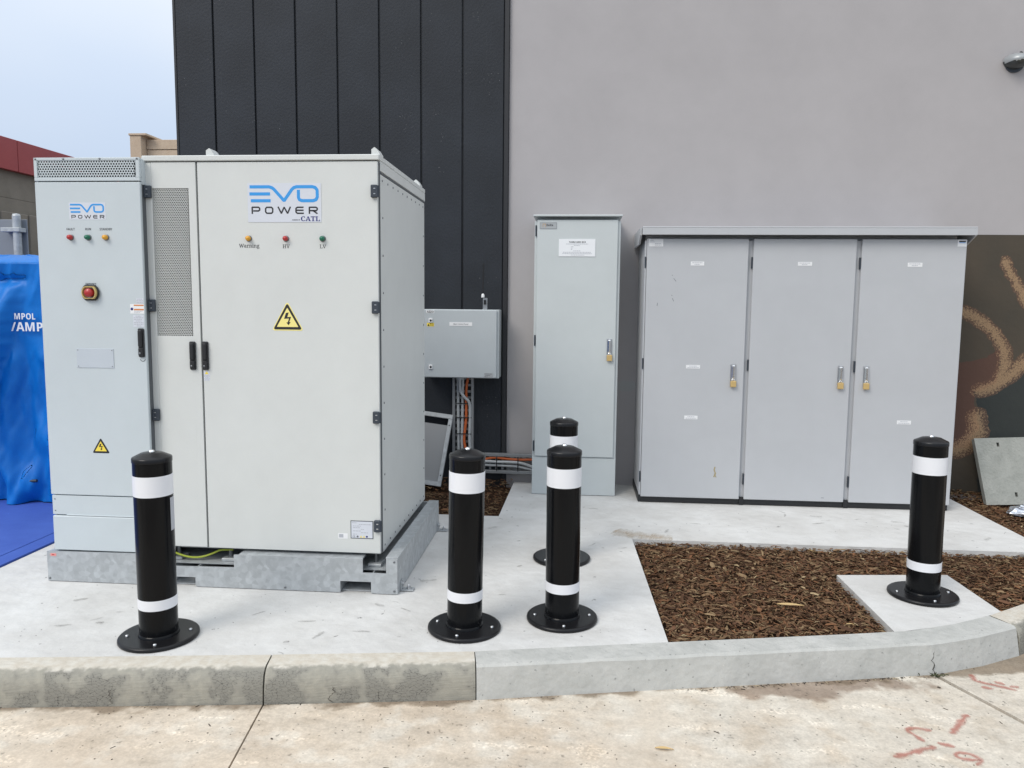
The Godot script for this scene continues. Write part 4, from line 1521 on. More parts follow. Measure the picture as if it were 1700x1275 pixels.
	lettering(t, "EMERGENCY", Vector3(-2.703, 1.722, z + 0.0006), 0.0115, M.ink_soft, 0.062, false, true)
	# blank plate
	var bp := part("blank_plate", bx(-2.806, -2.587, 1.253, 1.362, z, z + 0.003, 0.001), paint(lin(0.50, 0.55, 0.60), 37), t)
	for x in [-2.797, -2.596]:
		for y in [1.262, 1.353]:
			part("screw", MB.new().lathe([Vector2(0.003, 0), Vector2(0.0025, 0.0015), Vector2(0, 0.002)], 8, Vector3(x, y, z + 0.003), Basis(Vector3.RIGHT, PI / 2)), M.screw, bp)
	# warning stickers beside the handle
	var s0 := sticker(t, "warning_sticker", -2.442, -2.402, 1.617, 1.646, z, M.logo_ground, 0.0008)
	print_rows(s0, -2.440, -2.404, 1.619, 1.645, z + 0.0008, [[0.1, 0.9], [0.0, 1.0], [0.0, 1.0]], M.ink_pale)
	var s1 := sticker(t, "warning_sticker", -2.479, -2.398, 1.560, 1.613, z, M.white, 0.001)
	part("stripe", bx(-2.457, -2.400, 1.603, 1.610, z + 0.001, z + 0.0016), M.orange_print, s1)
	part("stripe", bx(-2.457, -2.400, 1.579, 1.587, z + 0.001, z + 0.0016), M.orange_print, s1)
	part("disc", MB.new().lathe([Vector2(0.008, 0), Vector2(0.008, 0.0006), Vector2(0, 0.0006)], 14, Vector3(-2.469, 1.586, z + 0.001), Basis(Vector3.RIGHT, PI / 2)), M.navy, s1)
	print_rows(s1, -2.456, -2.402, 1.563, 1.577, z + 0.001, [[0.0, 0.9], [0.0, 0.6]], M.ink_pale)
	var s2 := sticker(t, "warning_sticker", -2.464, -2.402, 1.486, 1.553, z, M.logo_ground, 0.0008)
	print_rows(s2, -2.46, -2.406, 1.488, 1.551, z + 0.0008, [[0.2, 0.8], [0.0, 1.0], [0.0, 0.9], [0.2, 0.8], [0.0, 1.0], [0.0, 1.0], [0.3, 0.7]], M.ink_pale)
	swing_handle(t, -2.437, -2.401, 1.317, 1.479, z)
	var arc := []
	for k in 9:
		var a := PI + PI * k / 8.0
		arc.append(Vector2(-2.417 + cos(a) * 0.014, 1.306 + sin(a) * 0.012))
	part("turn_mark", MB.new().stroke(arc, 0.003, z, z + 0.0006), M.ink, t)
	hazard_sign(t, -2.688, 0.765, 0.853, 0.104, z, false)

# ---------------------------------------------------------------- battery cabinet
func battery_cabinet() -> void:
	var t := thing("battery_cabinet", "large white battery cabinet with two doors and a blue logo", "cabinet", Vector3(-1.74, 0.2, -4.8))
	var z := -4.18
	var xr := -1.08
	var xl := -2.412
	var back := -5.44
	part("housing", bx(-2.098, xr - 0.003, 0.212, 2.398, back, z - 0.024), M.battery, t)
	part("vent_bay", bx(xl, -2.10, 0.212, 2.398, back, z - 0.86), M.inside, t)
	part("vent_bay", bx(xl, xl + 0.02, 0.212, 2.398, z - 0.86, z - 0.024), M.inside, t)
	part("vent_bay", bx(xl + 0.02, -2.0985, 0.212, 0.23, z - 0.86, z - 0.024), M.inside, t)
	part("vent_bay", bx(xl + 0.02, -2.0985, 2.37, 2.398, z - 0.86, z - 0.024), M.inside, t)
	part("inner_unit", bx(-2.34, -2.14, 1.30, 2.0, z - 0.85, z - 0.55, 0.01), mat(lin(0.42, 0.42, 0.34), 0.6), t)
	part("inner_unit", bx(-2.37, -2.13, 0.6, 1.2, z - 0.85, z - 0.45, 0.01), mat(lin(0.36, 0.37, 0.33), 0.6), t)
	part("side_panel", bx(xr - 0.0028, xr + 0.003, 0.212, 2.33, back + 0.01, z - 0.03, 0.001), M.battery, t)
	part("base_rail", bx(-2.38, xr - 0.02, 0.190, 0.2115, back + 0.02, z - 0.06), M.galv, t)
	for x in [-2.32, -2.0, -1.13]:
		var ft := part("levelling_foot", bx(x - 0.04, x + 0.04, 0.123, 0.14, -4.30, -4.21, 0.003), M.galv, t)
		part("stem", MB.new().tube([Vector3(x, 0.141, -4.255), Vector3(x, 0.189, -4.255)], 0.014, 10), M.screw, ft)
	# roof tray
	part("roof", bx(xl, xr + 0.006, 2.400, 2.430, back - 0.01, z + 0.008, 0.004), M.battery, t)
	part("roof_strip", bx(xr - 0.0028, xr + 0.007, 2.345, 2.3985, back, z - 0.026, 0.002), M.battery, t)
	part("roof_gasket", bx(xr - 0.0028, xr + 0.004, 2.333, 2.343, back, z - 0.03), M.seal, t)
	for p in [Vector2(-2.04, -4.24), Vector2(-1.105, -4.24), Vector2(-1.105, -5.33), Vector2(-2.04, -5.33)]:
		var b := MB.new()
		var P := PackedVector2Array([Vector2(-0.05, 0), Vector2(0.05, 0), Vector2(0.05, 0.012), Vector2(0.016, 0.036), Vector2(-0.012, 0.046), Vector2(-0.05, 0.034)])
		for i in P.size():
			P[i] = Vector2(p.x + P[i].x * 0.45, 2.4305 + P[i].y)
		b.plate(P, p.y - 0.06, p.y + 0.02)
		part("lifting_lug", b, M.battery, t)
	# doors
	var zb := z - 0.022
	var dl := part("door", bx(xl + 0.004, -2.362, 0.216, 2.394, zb, z, 0.003), M.battery, t)
	dl.set_meta("label", "narrow left door with a perforated vent")
	var df := MB.new()
	df.box(Vector3(-2.3619, 2.254, zb), Vector3(-2.150, 2.394, z), 0.0)
	df.box(Vector3(-2.3619, 0.216, zb), Vector3(-2.150, 1.436, z), 0.0)
	df.box(Vector3(-2.1499, 0.216, zb), Vector3(-2.108, 2.394, z), 0.0)
	part("leaf", df, M.battery, dl)
	part("vent_mesh", perforated(-2.364, -2.148, 1.434, 2.256, z - 0.003, 0.0105, 0.0043), M.battery, dl)
	var dr := part("door", bx(-2.098, -1.084, 0.212, 2.394, zb, z, 0.003), M.battery, t)
	dr.set_meta("label", "wide right door with logo and hazard sign")
	part("door_seal", bx(-2.1078, -2.0985, 0.22, 2.39, zb - 0.002, zb + 0.003), M.seal, t)
	part("door_seal", bx(xl + 0.02, xr - 0.02, 2.3945, 2.399, zb - 0.001, z - 0.01), M.seal, t)
	part("door_seal", bx(-1.0835, -1.0775, 0.215, 2.39, zb - 0.007, zb + 0.004), M.seal, t)
	for y in [2.233, 1.607, 0.996, 0.375]:
		hinge_block(dr, -1.101, y, z, 1.0)
	for y in [2.233, 1.606, 0.985, 0.375]:
		hinge_block(dl, -2.378, y, z, -1.0)
	swing_handle(dl, -2.172, -2.135, 1.246, 1.406, z)
	swing_handle(dr, -2.098, -2.061, 1.246, 1.407, z)
	# logo sign
	var lg := sticker(t, "logo_sign", -1.812, -1.398, 2.069, 2.279, z, M.logo_ground, 0.002)
	wordmark(lg, -1.801, -1.410, 2.176, 2.268, z + 0.002)
	power_word(lg, -1.792, -1.417, 2.113, 2.153, z + 0.002)
	lettering(lg, "CATL", Vector3(-1.460, 2.0875, z + 0.0024), 0.026, M.navy, 0.106, true, true)
	lettering(lg, "POWERED BY", Vector3(-1.540, 2.081, z + 0.0024), 0.006, M.ink_soft, 0.044, false, true)
	for c in [[-1.811, M.amber, "Warning", "amber indicator"], [-1.600, M.red, "HV", "red indicator"], [-1.393, M.green, "LV", "green indicator"]]:
		pilot(t, c[0], 1.980, z, c[1], c[3])
		lettering(t, c[2], Vector3(c[0], 1.938, z + 0.0006), 0.020, M.ink, 0.0, true, false)
	hazard_sign(t, -1.601, 1.474, 1.637, 0.182, z, true)
	# rating plate
	var rp := sticker(t, "rating_plate", -1.257, -1.126, 0.297, 0.401, z, M.hinge, 0.0012)
	part("field", bx(-1.253, -1.130, 0.301, 0.397, z + 0.0012, z + 0.0018), M.logo_ground, rp)
	print_rows(rp, -1.249, -1.134, 0.318, 0.394, z + 0.0018, [[0.0, 0.25], [0.35, 0.95], [0.05, 0.45], [0.05, 0.4], [0.45, 0.6], [0.05, 0.45], [0.45, 0.8], [0.05, 0.25]], M.ink_pale)
	lettering(rp, "CE", Vector3(-1.238, 0.3095, z + 0.0022), 0.010, M.ink_soft, 0.0, false, false)
	for q in [[-1.217, M.ink_soft], [-1.163, M.navy]]:
		part("disc", MB.new().lathe([Vector2(0.0058, 0), Vector2(0.0058, 0.0005), Vector2(0, 0.0005)], 12, Vector3(q[0], 0.3095, z + 0.0018), Basis(Vector3.RIGHT, PI / 2)), q[1], rp)
	for x in [-1.197, -1.180]:
		part("triangle", MB.new().plate(PackedVector2Array([Vector2(x - 0.006, 0.304), Vector2(x + 0.006, 0.304), Vector2(x, 0.315)]), z + 0.0018, z + 0.0023), M.yellow, rp)
	var tg := sticker(t, "small_tag", -1.33, -1.275, 0.294, 0.325, z, M.white, 0.0006)
	part("grey_field", bx(-1.325, -1.300, 0.300, 0.320, z + 0.0006, z + 0.001), M.ink_pale, tg)
	var ws := sticker(t, "warning_sticker", -2.096, -2.060, 1.185, 1.240, z, M.logo_ground, 0.0006)
	part("triangle", MB.new().plate(PackedVector2Array([Vector2(-2.089, 1.222), Vector2(-2.067, 1.222), Vector2(-2.078, 1.239)]), z + 0.0006, z + 0.001), M.yellow, ws)
	print_rows(ws, -2.094, -2.062, 1.186, 1.220, z + 0.0006, [[0, 1], [0, 1], [0.2, 0.8], [0, 1], [0.1, 0.9]], M.ink_pale)
	# screws round the side panel
	var sm := MB.new().lathe([Vector2(0.0065, 0), Vector2(0.0055, 0.003), Vector2(0, 0.004)], 8, Vector3.ZERO, Basis(Vector3.FORWARD, PI / 2)).mesh()
	var spots := []
	for k in 10:
		spots.append(Vector2(lerpf(z - 0.07, back + 0.06, k / 9.0), 2.30))
		spots.append(Vector2(lerpf(z - 0.07, back + 0.06, k / 9.0), 0.245))
	for k in 9:
		spots.append(Vector2(z - 0.075, lerpf(0.45, 2.10, k / 8.0)))
		spots.append(Vector2(back + 0.05, lerpf(0.45, 2.10, k / 8.0)))
	for s in spots:
		mi("screw", sm, M.screw, t, Vector3(xr + 0.003, s.y, s.x) - t.position)
	# earth lead drooping under the left door
	var ew := thing("earth_cable", "green and yellow earth cable drooping under the white cabinet", "cable", Vector3(-2.15, 0.16, -4.2))
	var pts := []
	for k in 15:
		var s := k / 14.0
		pts.append(Vector3(lerpf(-2.34, -1.98, s), 0.185 - 0.045 * sin(PI * minf(s * 1.25, 1.0)), -4.19 - 0.05 * s))
	part("cable", MB.new().tube(pts, 0.006, 8), M.earth, ew)

# ---------------------------------------------------------------- control box on the black wall
func control_box() -> void:
	var t := thing("control_box", "square grey control panel hung on the black wall above the cables", "control box", Vector3(-1.0, 0.98, -6.9))
	var z := -6.73
	part("housing", bx(-1.345, -0.672, 0.977, 1.583, -6.943, z - 0.018, 0.004), M.control, t)
	part("door", bx(-1.342, -0.692, 0.982, 1.578, z - 0.0175, z, 0.004), M.control, t)
	for y in [1.484, 1.073]:
		var l := part("lock", bx(-1.296, -1.262, y - 0.019, y + 0.019, z, z + 0.010, 0.002), M.white, t)
		part("key_slot", MB.new().lathe([Vector2(0.010, 0), Vector2(0.010, 0.002), Vector2(0.0, 0.002)], 14, Vector3(-1.277, y, z + 0.010), Basis(Vector3.RIGHT, PI / 2)), M.black_plastic, l)
	var a := sticker(t, "maker_label", -1.318, -1.247, 1.548, 1.574, z, M.white)
	lettering(a, "AZZO", Vector3(-1.282, 1.561, z + 0.0016), 0.018, M.ink, 0.06)
	var y := sticker(t, "yellow_label", -1.312, -1.249, 1.432, 1.462, z, M.yellow)
	part("triangle", MB.new().plate(PackedVector2Array([Vector2(-1.308, 1.436), Vector2(-1.288, 1.436), Vector2(-1.298, 1.455)]), z + 0.0012, z + 0.0018), M.ink, y)
	print_rows(y, -1.285, -1.252, 1.436, 1.458, z + 0.0012, [[0, 1], [0, 1]], M.ink)
	var n := sticker(t, "name_label", -1.112, -0.909, 1.439, 1.471, z, M.white, 0.002)
	lettering(n, "Main Control Panel", Vector3(-1.01, 1.455, z + 0.0024), 0.014, M.ink_soft, 0.13, false, false)
	var r := sticker(t, "rating_label", -0.80, -0.722, 0.985, 1.026, z, M.grey_plate)
	print_rows(r, -0.797, -0.725, 0.987, 1.024, z + 0.0012, [[0, 0.9], [0.1, 0.7], [0, 0.4]], M.ink_soft)
	part("gland", MB.new().tube([Vector3(-1.03, 0.978, -6.83), Vector3(-1.03, 0.955, -6.83)], 0.03, 14), M.control, t)
	var an := thing("antenna", "thin black whip antenna on top of the control panel", "antenna", Vector3(-0.815, 1.584, -6.8))
	part("bracket", bx(-0.828, -0.788, 1.584, 1.685, -6.835, -6.83, 0.001), M.steel, an)
	part("bracket_base", bx(-0.828, -0.788, 1.584, 1.588, -6.83, -6.78, 0.001), M.steel, an)
	part("connector", MB.new().lathe([Vector2(0.014, 0), Vector2(0.014, 0.022), Vector2(0.010, 0.03), Vector2(0.006, 0.034)], 14, Vector3(-0.824, 1.690, -6.80)), M.white, an)
	part("coupling", bx(-0.818, -0.798, 1.628, 1.668, -6.8295, -6.805, 0.003), M.black_plastic, an)
	part("whip", MB.new().tube([Vector3(-0.824, 1.72, -6.80), Vector3(-0.823, 1.86, -6.80), Vector3(-0.821, 1.985, -6.80)], 0.006, 10), M.black_plastic, an)

# ---------------------------------------------------------------- cable trays and conduits
func bend(a: Array, n := 6) -> Array:
	var c := Curve3D.new()
	for i in a.size():
		var tg := Vector3.ZERO
		if i > 0 and i < a.size() - 1:
			tg = (a[i + 1] - a[i - 1]) * 0.2
		c.add_point(a[i], -tg, tg)
	var out := []
	for i in a.size() - 1:
		for k in n:
			out.append(c.sample(i, float(k) / n))
	out.append(a[-1])
	return out

func cable_runs() -> void:
	var t := thing("cable_tray", "upright cable tray on the black wall below the control panel", "cable tray", Vector3(-1.015, 0.1, -6.93))
	for x in [-1.10, -0.928]:
		part("rail", bx(x - 0.012, x + 0.012, 0.10, 0.975, -6.942, -6.895, 0.002), M.tray, t)
	for k in 15:
		var y := 0.13 + k * 0.058
		part("rung", bx(-1.088, -0.940, y, y + 0.022, -6.938, -6.930, 0.001), M.tray, t)
	var h := thing("cable_tray", "level cable tray running from the black wall to the single-door box", "cable tray", Vector3(-0.7, 0.1, -6.92))
	for y in [0.105, 0.262]:
		part("rail", bx(-1.085, -0.345, y - 0.014, y + 0.014, -6.934, -6.885, 0.002), M.tray, h)
	for k in 13:
		var x := -1.06 + k * 0.057
		part("rung", bx(x, x + 0.02, 0.1195, 0.2475, -6.932, -6.926, 0.001), M.tray, h)
	var cd := [
		["grey conduit nearest the left rail of the upright tray", M.conduit, 0.0125, [Vector3(-1.055, 0.98, -6.86), Vector3(-1.06, 0.8, -6.905), Vector3(-1.058, 0.5, -6.908), Vector3(-1.055, 0.12, -6.908)]],
		["grey conduit second from the left in the upright tray", M.conduit, 0.0125, [Vector3(-1.012, 0.98, -6.87), Vector3(-1.018, 0.85, -6.905), Vector3(-1.020, 0.6, -6.907), Vector3(-1.02, 0.30, -6.907), Vector3(-0.96, 0.18, -6.905), Vector3(-0.80, 0.165, -6.90), Vector3(-0.62, 0.162, -6.90), Vector3(-0.50, 0.155, -6.90), Vector3(-0.35, 0.125, -6.90)]],
		["grey conduit that swings right across the upright tray", M.conduit, 0.0135, [Vector3(-1.035, 0.98, -6.84), Vector3(-1.035, 0.86, -6.865), Vector3(-1.0, 0.795, -6.87), Vector3(-0.955, 0.74, -6.885), Vector3(-0.948, 0.62, -6.90), Vector3(-0.95, 0.36, -6.90), Vector3(-0.91, 0.22, -6.895), Vector3(-0.76, 0.200, -6.89), Vector3(-0.58, 0.198, -6.89), Vector3(-0.47, 0.19, -6.89), Vector3(-0.35, 0.15, -6.89)]],
		["orange conduit in the upright tray and the level one", M.orange, 0.012, [Vector3(-0.965, 0.975, -6.90), Vector3(-0.985, 0.86, -6.905), Vector3(-0.985, 0.60, -6.905), Vector3(-1.0, 0.36, -6.905), Vector3(-0.93, 0.25, -6.90), Vector3(-0.82, 0.222, -6.90), Vector3(-0.72, 0.235, -6.90), Vector3(-0.52, 0.222, -6.90), Vector3(-0.35, 0.228, -6.90)]]]
	for c in cd:
		var o := mi("conduit", MB.new().tube(bend(c[3]), c[2], 10).mesh(), c[1], self)
		meta(o, c[0], "conduit", "conduits in the cable trays")
	for y in [0.73, 0.60, 0.45]:
		var b := bx(-1.075, -0.935, y - 0.004, y + 0.004, -6.893, -6.888, 0.001)
		var o := mi("cable_tie", b.mesh(), M.black_plastic, self)
		meta(o, "black cable tie across the upright tray at " + {0.73: "the top", 0.60: "the middle", 0.45: "the bottom"}[y], "cable tie", "cable ties on the trays")
	for x in [-0.70, -0.505]:
		var o := mi("cable_tie", bx(x - 0.004, x + 0.004, 0.115, 0.25, -6.884, -6.876, 0.001).mesh(), M.black_plastic, self)
		meta(o, "black cable tie across the level tray " + ("near the black wall's end" if x < -0.6 else "near the single-door box"), "cable tie", "cable ties on the trays")

# ---------------------------------------------------------------- single-door box
func grid_box() -> void:
	var t := thing("meter_box", "tall single-door pale grey box with a white plaque against the wall", "cabinet", Vector3(0, 0, -6.74))
	var z := -6.52
	part("roof_neck", bx(-0.34, 0.34, 2.3285, 2.36, -6.962, z - 0.08), M.gridbox, t)
	part("housing", bx(-0.358, 0.358, 0.003, 2.328, -6.962, z - 0.012, 0.004), M.gridbox, t)
	part("plinth_front", bx(-0.357, 0.357, 0.004, 0.328, z - 0.0119, z - 0.001, 0.002), M.gridbox, t)
	part("roof", bx(-0.368, 0.368, 2.3605, 2.375, -6.965, z + 0.035, 0.003), M.gridbox, t)
	var d := part("door", bx(-0.336, 0.334, 0.338, 2.334, z - 0.0115, z + 0.008, 0.003), M.gridbox, t)
	for y in [2.246, 1.33, 0.424]:
		part("hinge", bx(-0.352, -0.340, y - 0.045, y + 0.045, z - 0.0115, z + 0.004, 0.002), M.hinge, t)
	var zd := z + 0.008
	var b := sticker(t, "badge", -0.312, -0.175, 2.262, 2.310, zd, M.grey_plate, 0.002)
	part("rim", bx(-0.314, -0.173, 2.260, 2.2625, zd, zd + 0.0026).box(Vector3(-0.314, 2.3095, zd), Vector3(-0.173, 2.312, zd + 0.0026)).box(Vector3(-0.314, 2.2625, zd), Vector3(-0.3115, 2.3095, zd + 0.0026)).box(Vector3(-0.1755, 2.2625, zd), Vector3(-0.173, 2.3095, zd + 0.0026)), M.ink_soft, b)
	part("emblem", MB.new().stroke([Vector2(-0.288, 2.274), Vector2(-0.288, 2.300), Vector2(-0.266, 2.300), Vector2(-0.266, 2.274)], 0.004, zd + 0.002, zd + 0.0026), mat(lin(0.5, 0.3, 0.12), 0.4), b)
	lettering(b, "Delta", Vector3(-0.232, 2.292, zd + 0.0024), 0.018, M.ink, 0.054)
	var p := sticker(t, "plaque", -0.154, 0.149, 2.034, 2.177, zd, M.plaque, 0.004)
	lettering(p, "TUNRA GRID BOX", Vector3(0.0, 2.152, zd + 0.0044), 0.013, M.ink, 0.140, false, true)
	print_rows(p, -0.130, 0.125, 2.040, 2.142, zd + 0.004, [[0.14, 0.86], [0.40, 0.58], [0.30, 0.38], [0.30, 0.36], [0.30, 0.34], [0.38, 0.62], [0.04, 0.96], [0.02, 0.98], [0.3, 0.75]], M.ink_pale)
	chrome_handle(d, 0.283, 1.352, zd)
	padlock(Vector3(0.285, 1.178, zd + 0.017), "brass padlock hanging from the single-door box")

# ---------------------------------------------------------------- three-door cabinet
func triple_cabinet() -> void:
	var t := thing("switch_cabinet", "wide three-door grey cabinet with overhanging roof against the wall", "cabinet", Vector3(1.78, 0, -6.65))
	var z := -6.34
	part("plinth", bx(0.540, 3.020, 0.003, 0.064, -6.955, z - 0.020, 0.003), M.black_plastic, t)
	part("housing", bx(0.546, 3.026, 0.0645, 2.156, -6.962, z - 0.030, 0.003), M.triple, t)
	part("roof_neck", bx(0.56, 3.01, 2.1565, 2.246, -6.962, z - 0.14), M.triple, t)
	# frame posts either side of the door leaves
	for q in [[0.546, 0.557], [3.024, 3.0265]]:
		part("frame_post", bx(q[0], q[1], 0.065, 2.155, z - 0.0298, z - 0.012, 0.001), M.triple, t)
	for x in [1.366, 2.200]:
		part("plinth_joint", bx(x, x + 0.034, 0.004, 0.066, z - 0.0195, z - 0.008), M.black_plastic, t)
	var doors := []
	for q in [[0.560, 1.362], [1.400, 2.196], [2.236, 3.024]]:
		var d := part("door", bx(q[0], q[1], 0.052, 2.168, z - 0.0278, z, 0.004), M.triple, t)
		doors.append(d)
	doors[0].set_meta("label", "left door with scuffs and a strip of tape residue")
	# rain roof: fascia, top and drooping end cheeks
	part("roof", bx(0.515, 3.063, 2.2465, 2.258, -6.963, z + 0.07, 0.003), M.triple, t)
	part("roof_fascia", bx(0.515, 3.063, 2.193, 2.2463, z + 0.060, z + 0.0698, 0.002), M.triple, t)
	for x in [[0.500, 0.514], [3.064, 3.075]]:
		var P := MB.new()
		for s in [x[0], x[1]]:
			pass
		var prof := [Vector2(z + 0.03, 2.250), Vector2(-6.955, 2.252), Vector2(-6.955, 2.13), Vector2(z - 0.10, 2.13), Vector2(z + 0.03, 2.192)]
		var A := []
		var B := []
		for p in prof:
			A.append(Vector3(x[0], p.y, p.x))
			B.append(Vector3(x[1], p.y, p.x))
		for k in range(1, 4):
			P.tri(A[0], A[k], A[k + 1], Vector3.LEFT)
			P.tri(B[0], B[k], B[k + 1], Vector3.RIGHT)
		var mid := Vector3((x[0] + x[1]) / 2, 2.19, -6.6)
		for k in 5:
			var k2 := (k + 1) % 5
			P.quad(A[k], A[k2], B[k2], B[k], (A[k] + A[k2]) * 0.5 - mid)
		part("roof_cheek", P, M.triple, t)
	for x in [0.5505, 1.3935, 2.2295]:
		for y in [1.98, 1.16, 0.22]:
			part("hinge", bx(x - 0.005, x + 0.005, y - 0.045, y + 0.045, z - 0.0275, z - 0.003, 0.002), M.hinge, t)
	var hx := [1.276, 2.118, 2.317]
	var words := ["brass padlock on the left door of the three-door cabinet", "brass padlock on the middle door of the three-door cabinet", "brass padlock on the right door of the three-door cabinet"]
	for k in 3:
		chrome_handle(doors[k], hx[k], 1.168, z)
		padlock(Vector3(hx[k] + 0.001, 0.994, z + 0.017), words[k])
	# small printed labels
	var lab := [[0.910, 1.016, 1.955, 1.987], [1.748, 1.857, 1.958, 1.988], [2.587, 2.698, 1.954, 1.986], [0.899, 1.011, 1.126, 1.155], [0.898, 1.005, 0.709, 0.739], [2.578, 2.687, 0.704, 0.735]]
	for k in lab.size():
		var l: Array = lab[k]
		var s := sticker(t, "name_label", l[0], l[1], l[2], l[3], z, M.white, 0.0015)
		print_rows(s, l[0] + 0.006, l[1] - 0.006, l[2] + 0.003, l[3] - 0.003, z + 0.0015, [[0.06, 0.92], [0.25, 0.7]] if k < 3 else [[0.2, 0.8], [0.05, 0.95]], M.ink_pale)
	var w := sticker(t, "rating_label", 0.575, 0.687, 2.106, 2.165, z, M.white, 0.0015)
	print_rows(w, 0.582, 0.680, 2.110, 2.160, z + 0.0015, [[0.0, 0.3], [0.0, 0.35], [0.4, 0.9], [0.4, 0.95]], M.ink_pale)
	var mk := sticker(t, "maker_label", 2.952, 3.020, 2.112, 2.164, z, M.plaque, 0.0015)
	part("dark_bar", MB.new().plate(PackedVector2Array([Vector2(2.960, 2.146), Vector2(3.012, 2.147), Vector2(3.015, 2.157), Vector2(2.963, 2.157)]), z + 0.0015, z + 0.0021), M.ink, mk)
	part("blue_bar", MB.new().plate(PackedVector2Array([Vector2(2.964, 2.139), Vector2(3.009, 2.139), Vector2(3.010, 2.144), Vector2(2.965, 2.144)]), z + 0.0015, z + 0.0021), M.evo_blue, mk)
	# tape residue and scuffs
	var tp := MB.new()
	tp.stroke([Vector2(1.160, 0.318), Vector2(1.154, 0.292), Vector2(1.166, 0.262), Vector2(1.152, 0.232)], 0.010, z, z + 0.0008)
	tp.stroke([Vector2(1.156, 0.262), Vector2(1.172, 0.230)], 0.007, z, z + 0.0009)
	part("tape_residue", tp, mat(c8(158, 146, 112), 0.8), t)
	var sc := MB.new()
	for s in [[0.765, 1.88, 0.768, 1.872], [0.778, 1.853, 0.798, 1.828], [0.765, 1.72, 0.770, 1.712], [0.772, 1.693, 0.784, 1.668], [2.02, 0.085, 2.04, 0.084], [0.655, 1.655, 0.652, 1.63]]:
		sc.stroke([Vector2(s[0], s[1]), Vector2(s[2], s[3])], 0.0045, z, z + 0.0005)
	part("scuff", sc, mat(c8(118, 122, 128), 0.7), t)

# ---------------------------------------------------------------- bollards
func bollards() -> void:
	var proto := Node3D.new()
	var H := 0.915
	var R := 0.088
	var pipe := MB.new().lathe([Vector2(R + 0.006, 0.021), Vector2(R + 0.004, 0.03), Vector2(R, 0.034), Vector2(R, 0.034), Vector2(R, 0.875), Vector2(R, 0.875)], 48, Vector3.ZERO)
	mi("post", pipe.mesh(), M.bollard, proto)
	mi("cap", MB.new().lathe([Vector2(R, 0.872), Vector2(R, 0.872), Vector2(R + 0.002, 0.873), Vector2(R + 0.002, 0.873), Vector2(R + 0.002, 0.890), Vector2(R, 0.895), Vector2(R - 0.006, 0.898), Vector2(0.05, 0.914), Vector2(0.02, 0.919), Vector2(0, 0.92)], 48, Vector3.ZERO).mesh(), M.bollard_cap, proto)
	mi("cap_bolt", MB.new().lathe([Vector2(0.013, 0.918), Vector2(0.012, 0.924), Vector2(0.006, 0.928), Vector2(0, 0.929)], 16, Vector3.ZERO).mesh(), M.chrome, proto)
	mi("reflective_band", MB.new().lathe([Vector2(R, 0.714), Vector2(R + 0.0012, 0.714), Vector2(R + 0.0012, 0.714), Vector2(R + 0.0012, 0.812), Vector2(R + 0.0012, 0.812), Vector2(R, 0.812)], 48, Vector3.ZERO).mesh(), M.band, proto)
	mi("reflective_band", MB.new().lathe([Vector2(R, 0.163), Vector2(R + 0.0012, 0.163), Vector2(R + 0.0012, 0.163), Vector2(R + 0.0012, 0.213), Vector2(R + 0.0012, 0.213), Vector2(R, 0.213)], 48, Vector3.ZERO).mesh(), M.band, proto)
	mi("base_plate", MB.new().lathe([Vector2(0.0, 0.003), Vector2(0.183, 0.003), Vector2(0.183, 0.003), Vector2(0.185, 0.006), Vector2(0.184, 0.016), Vector2(0.179, 0.0205), Vector2(0.17, 0.021), Vector2(0.17, 0.021), Vector2(0.0, 0.0212)], 48, Vector3.ZERO).mesh(), M.bollard_plate, proto)
	for k in 4:
		var a := TAU * k / 4.0 + 0.12
		mi("anchor_bolt", MB.new().lathe([Vector2(0.0085, 0.0212), Vector2(0.008, 0.027), Vector2(0, 0.029)], 10, Vector3(cos(a) * 0.142, 0, sin(a) * 0.142)).mesh(), M.steel, proto)
	var spots := [
		[Vector3(-2.000, 0, -3.455), "black bollard with white bands in front of the two white cabinets", 0.5],
		[Vector3(-0.535, 0, -3.71), "black bollard with white bands right of the white cabinets' steel base", 0.0],
		[Vector3(-0.046, 0, -3.88), "black bollard standing just in front of another one", 0.2],
		[Vector3(-0.066, 0, -4.835), "black bollard half hidden behind another one, before the single-door box", 0.9],
		[Vector3(2.000, -0.002, -4.43), "black bollard on its own concrete pad in the mulch", 0.15]]
	for k in spots.size():
		var o: Node3D = proto.duplicate() if k < spots.size() - 1 else proto
		o.name = numbered("bollard")
		add_child(o)
		o.position = spots[k][0]
		o.rotation = Vector3([0.004, -0.003, 0.005, 0.0, -0.004][k], spots[k][2], [0.002, -0.014, 0.002, -0.004, 0.006][k])
		meta(o, spots[k][1], "bollard", "black bollards along the kerb")
	# small data sticker on the first one
	var s := MB.new()
	for k in 4:
		var a0 := -0.62 + 0.13 * k
		var a1 := a0 + 0.13
		var f := func(a: float, y: float) -> Vector3: return Vector3(cos(a) * (R + 0.001), y, -sin(a) * (R + 0.001))
		s.quad(f.call(a0, 0.54), f.call(a1, 0.54), f.call(a1, 0.70), f.call(a0, 0.70), Vector3(cos(a0), 0, -sin(a0)))
	mi("data_sticker", s.mesh(), M.ink_pale, get_node("bollard"))

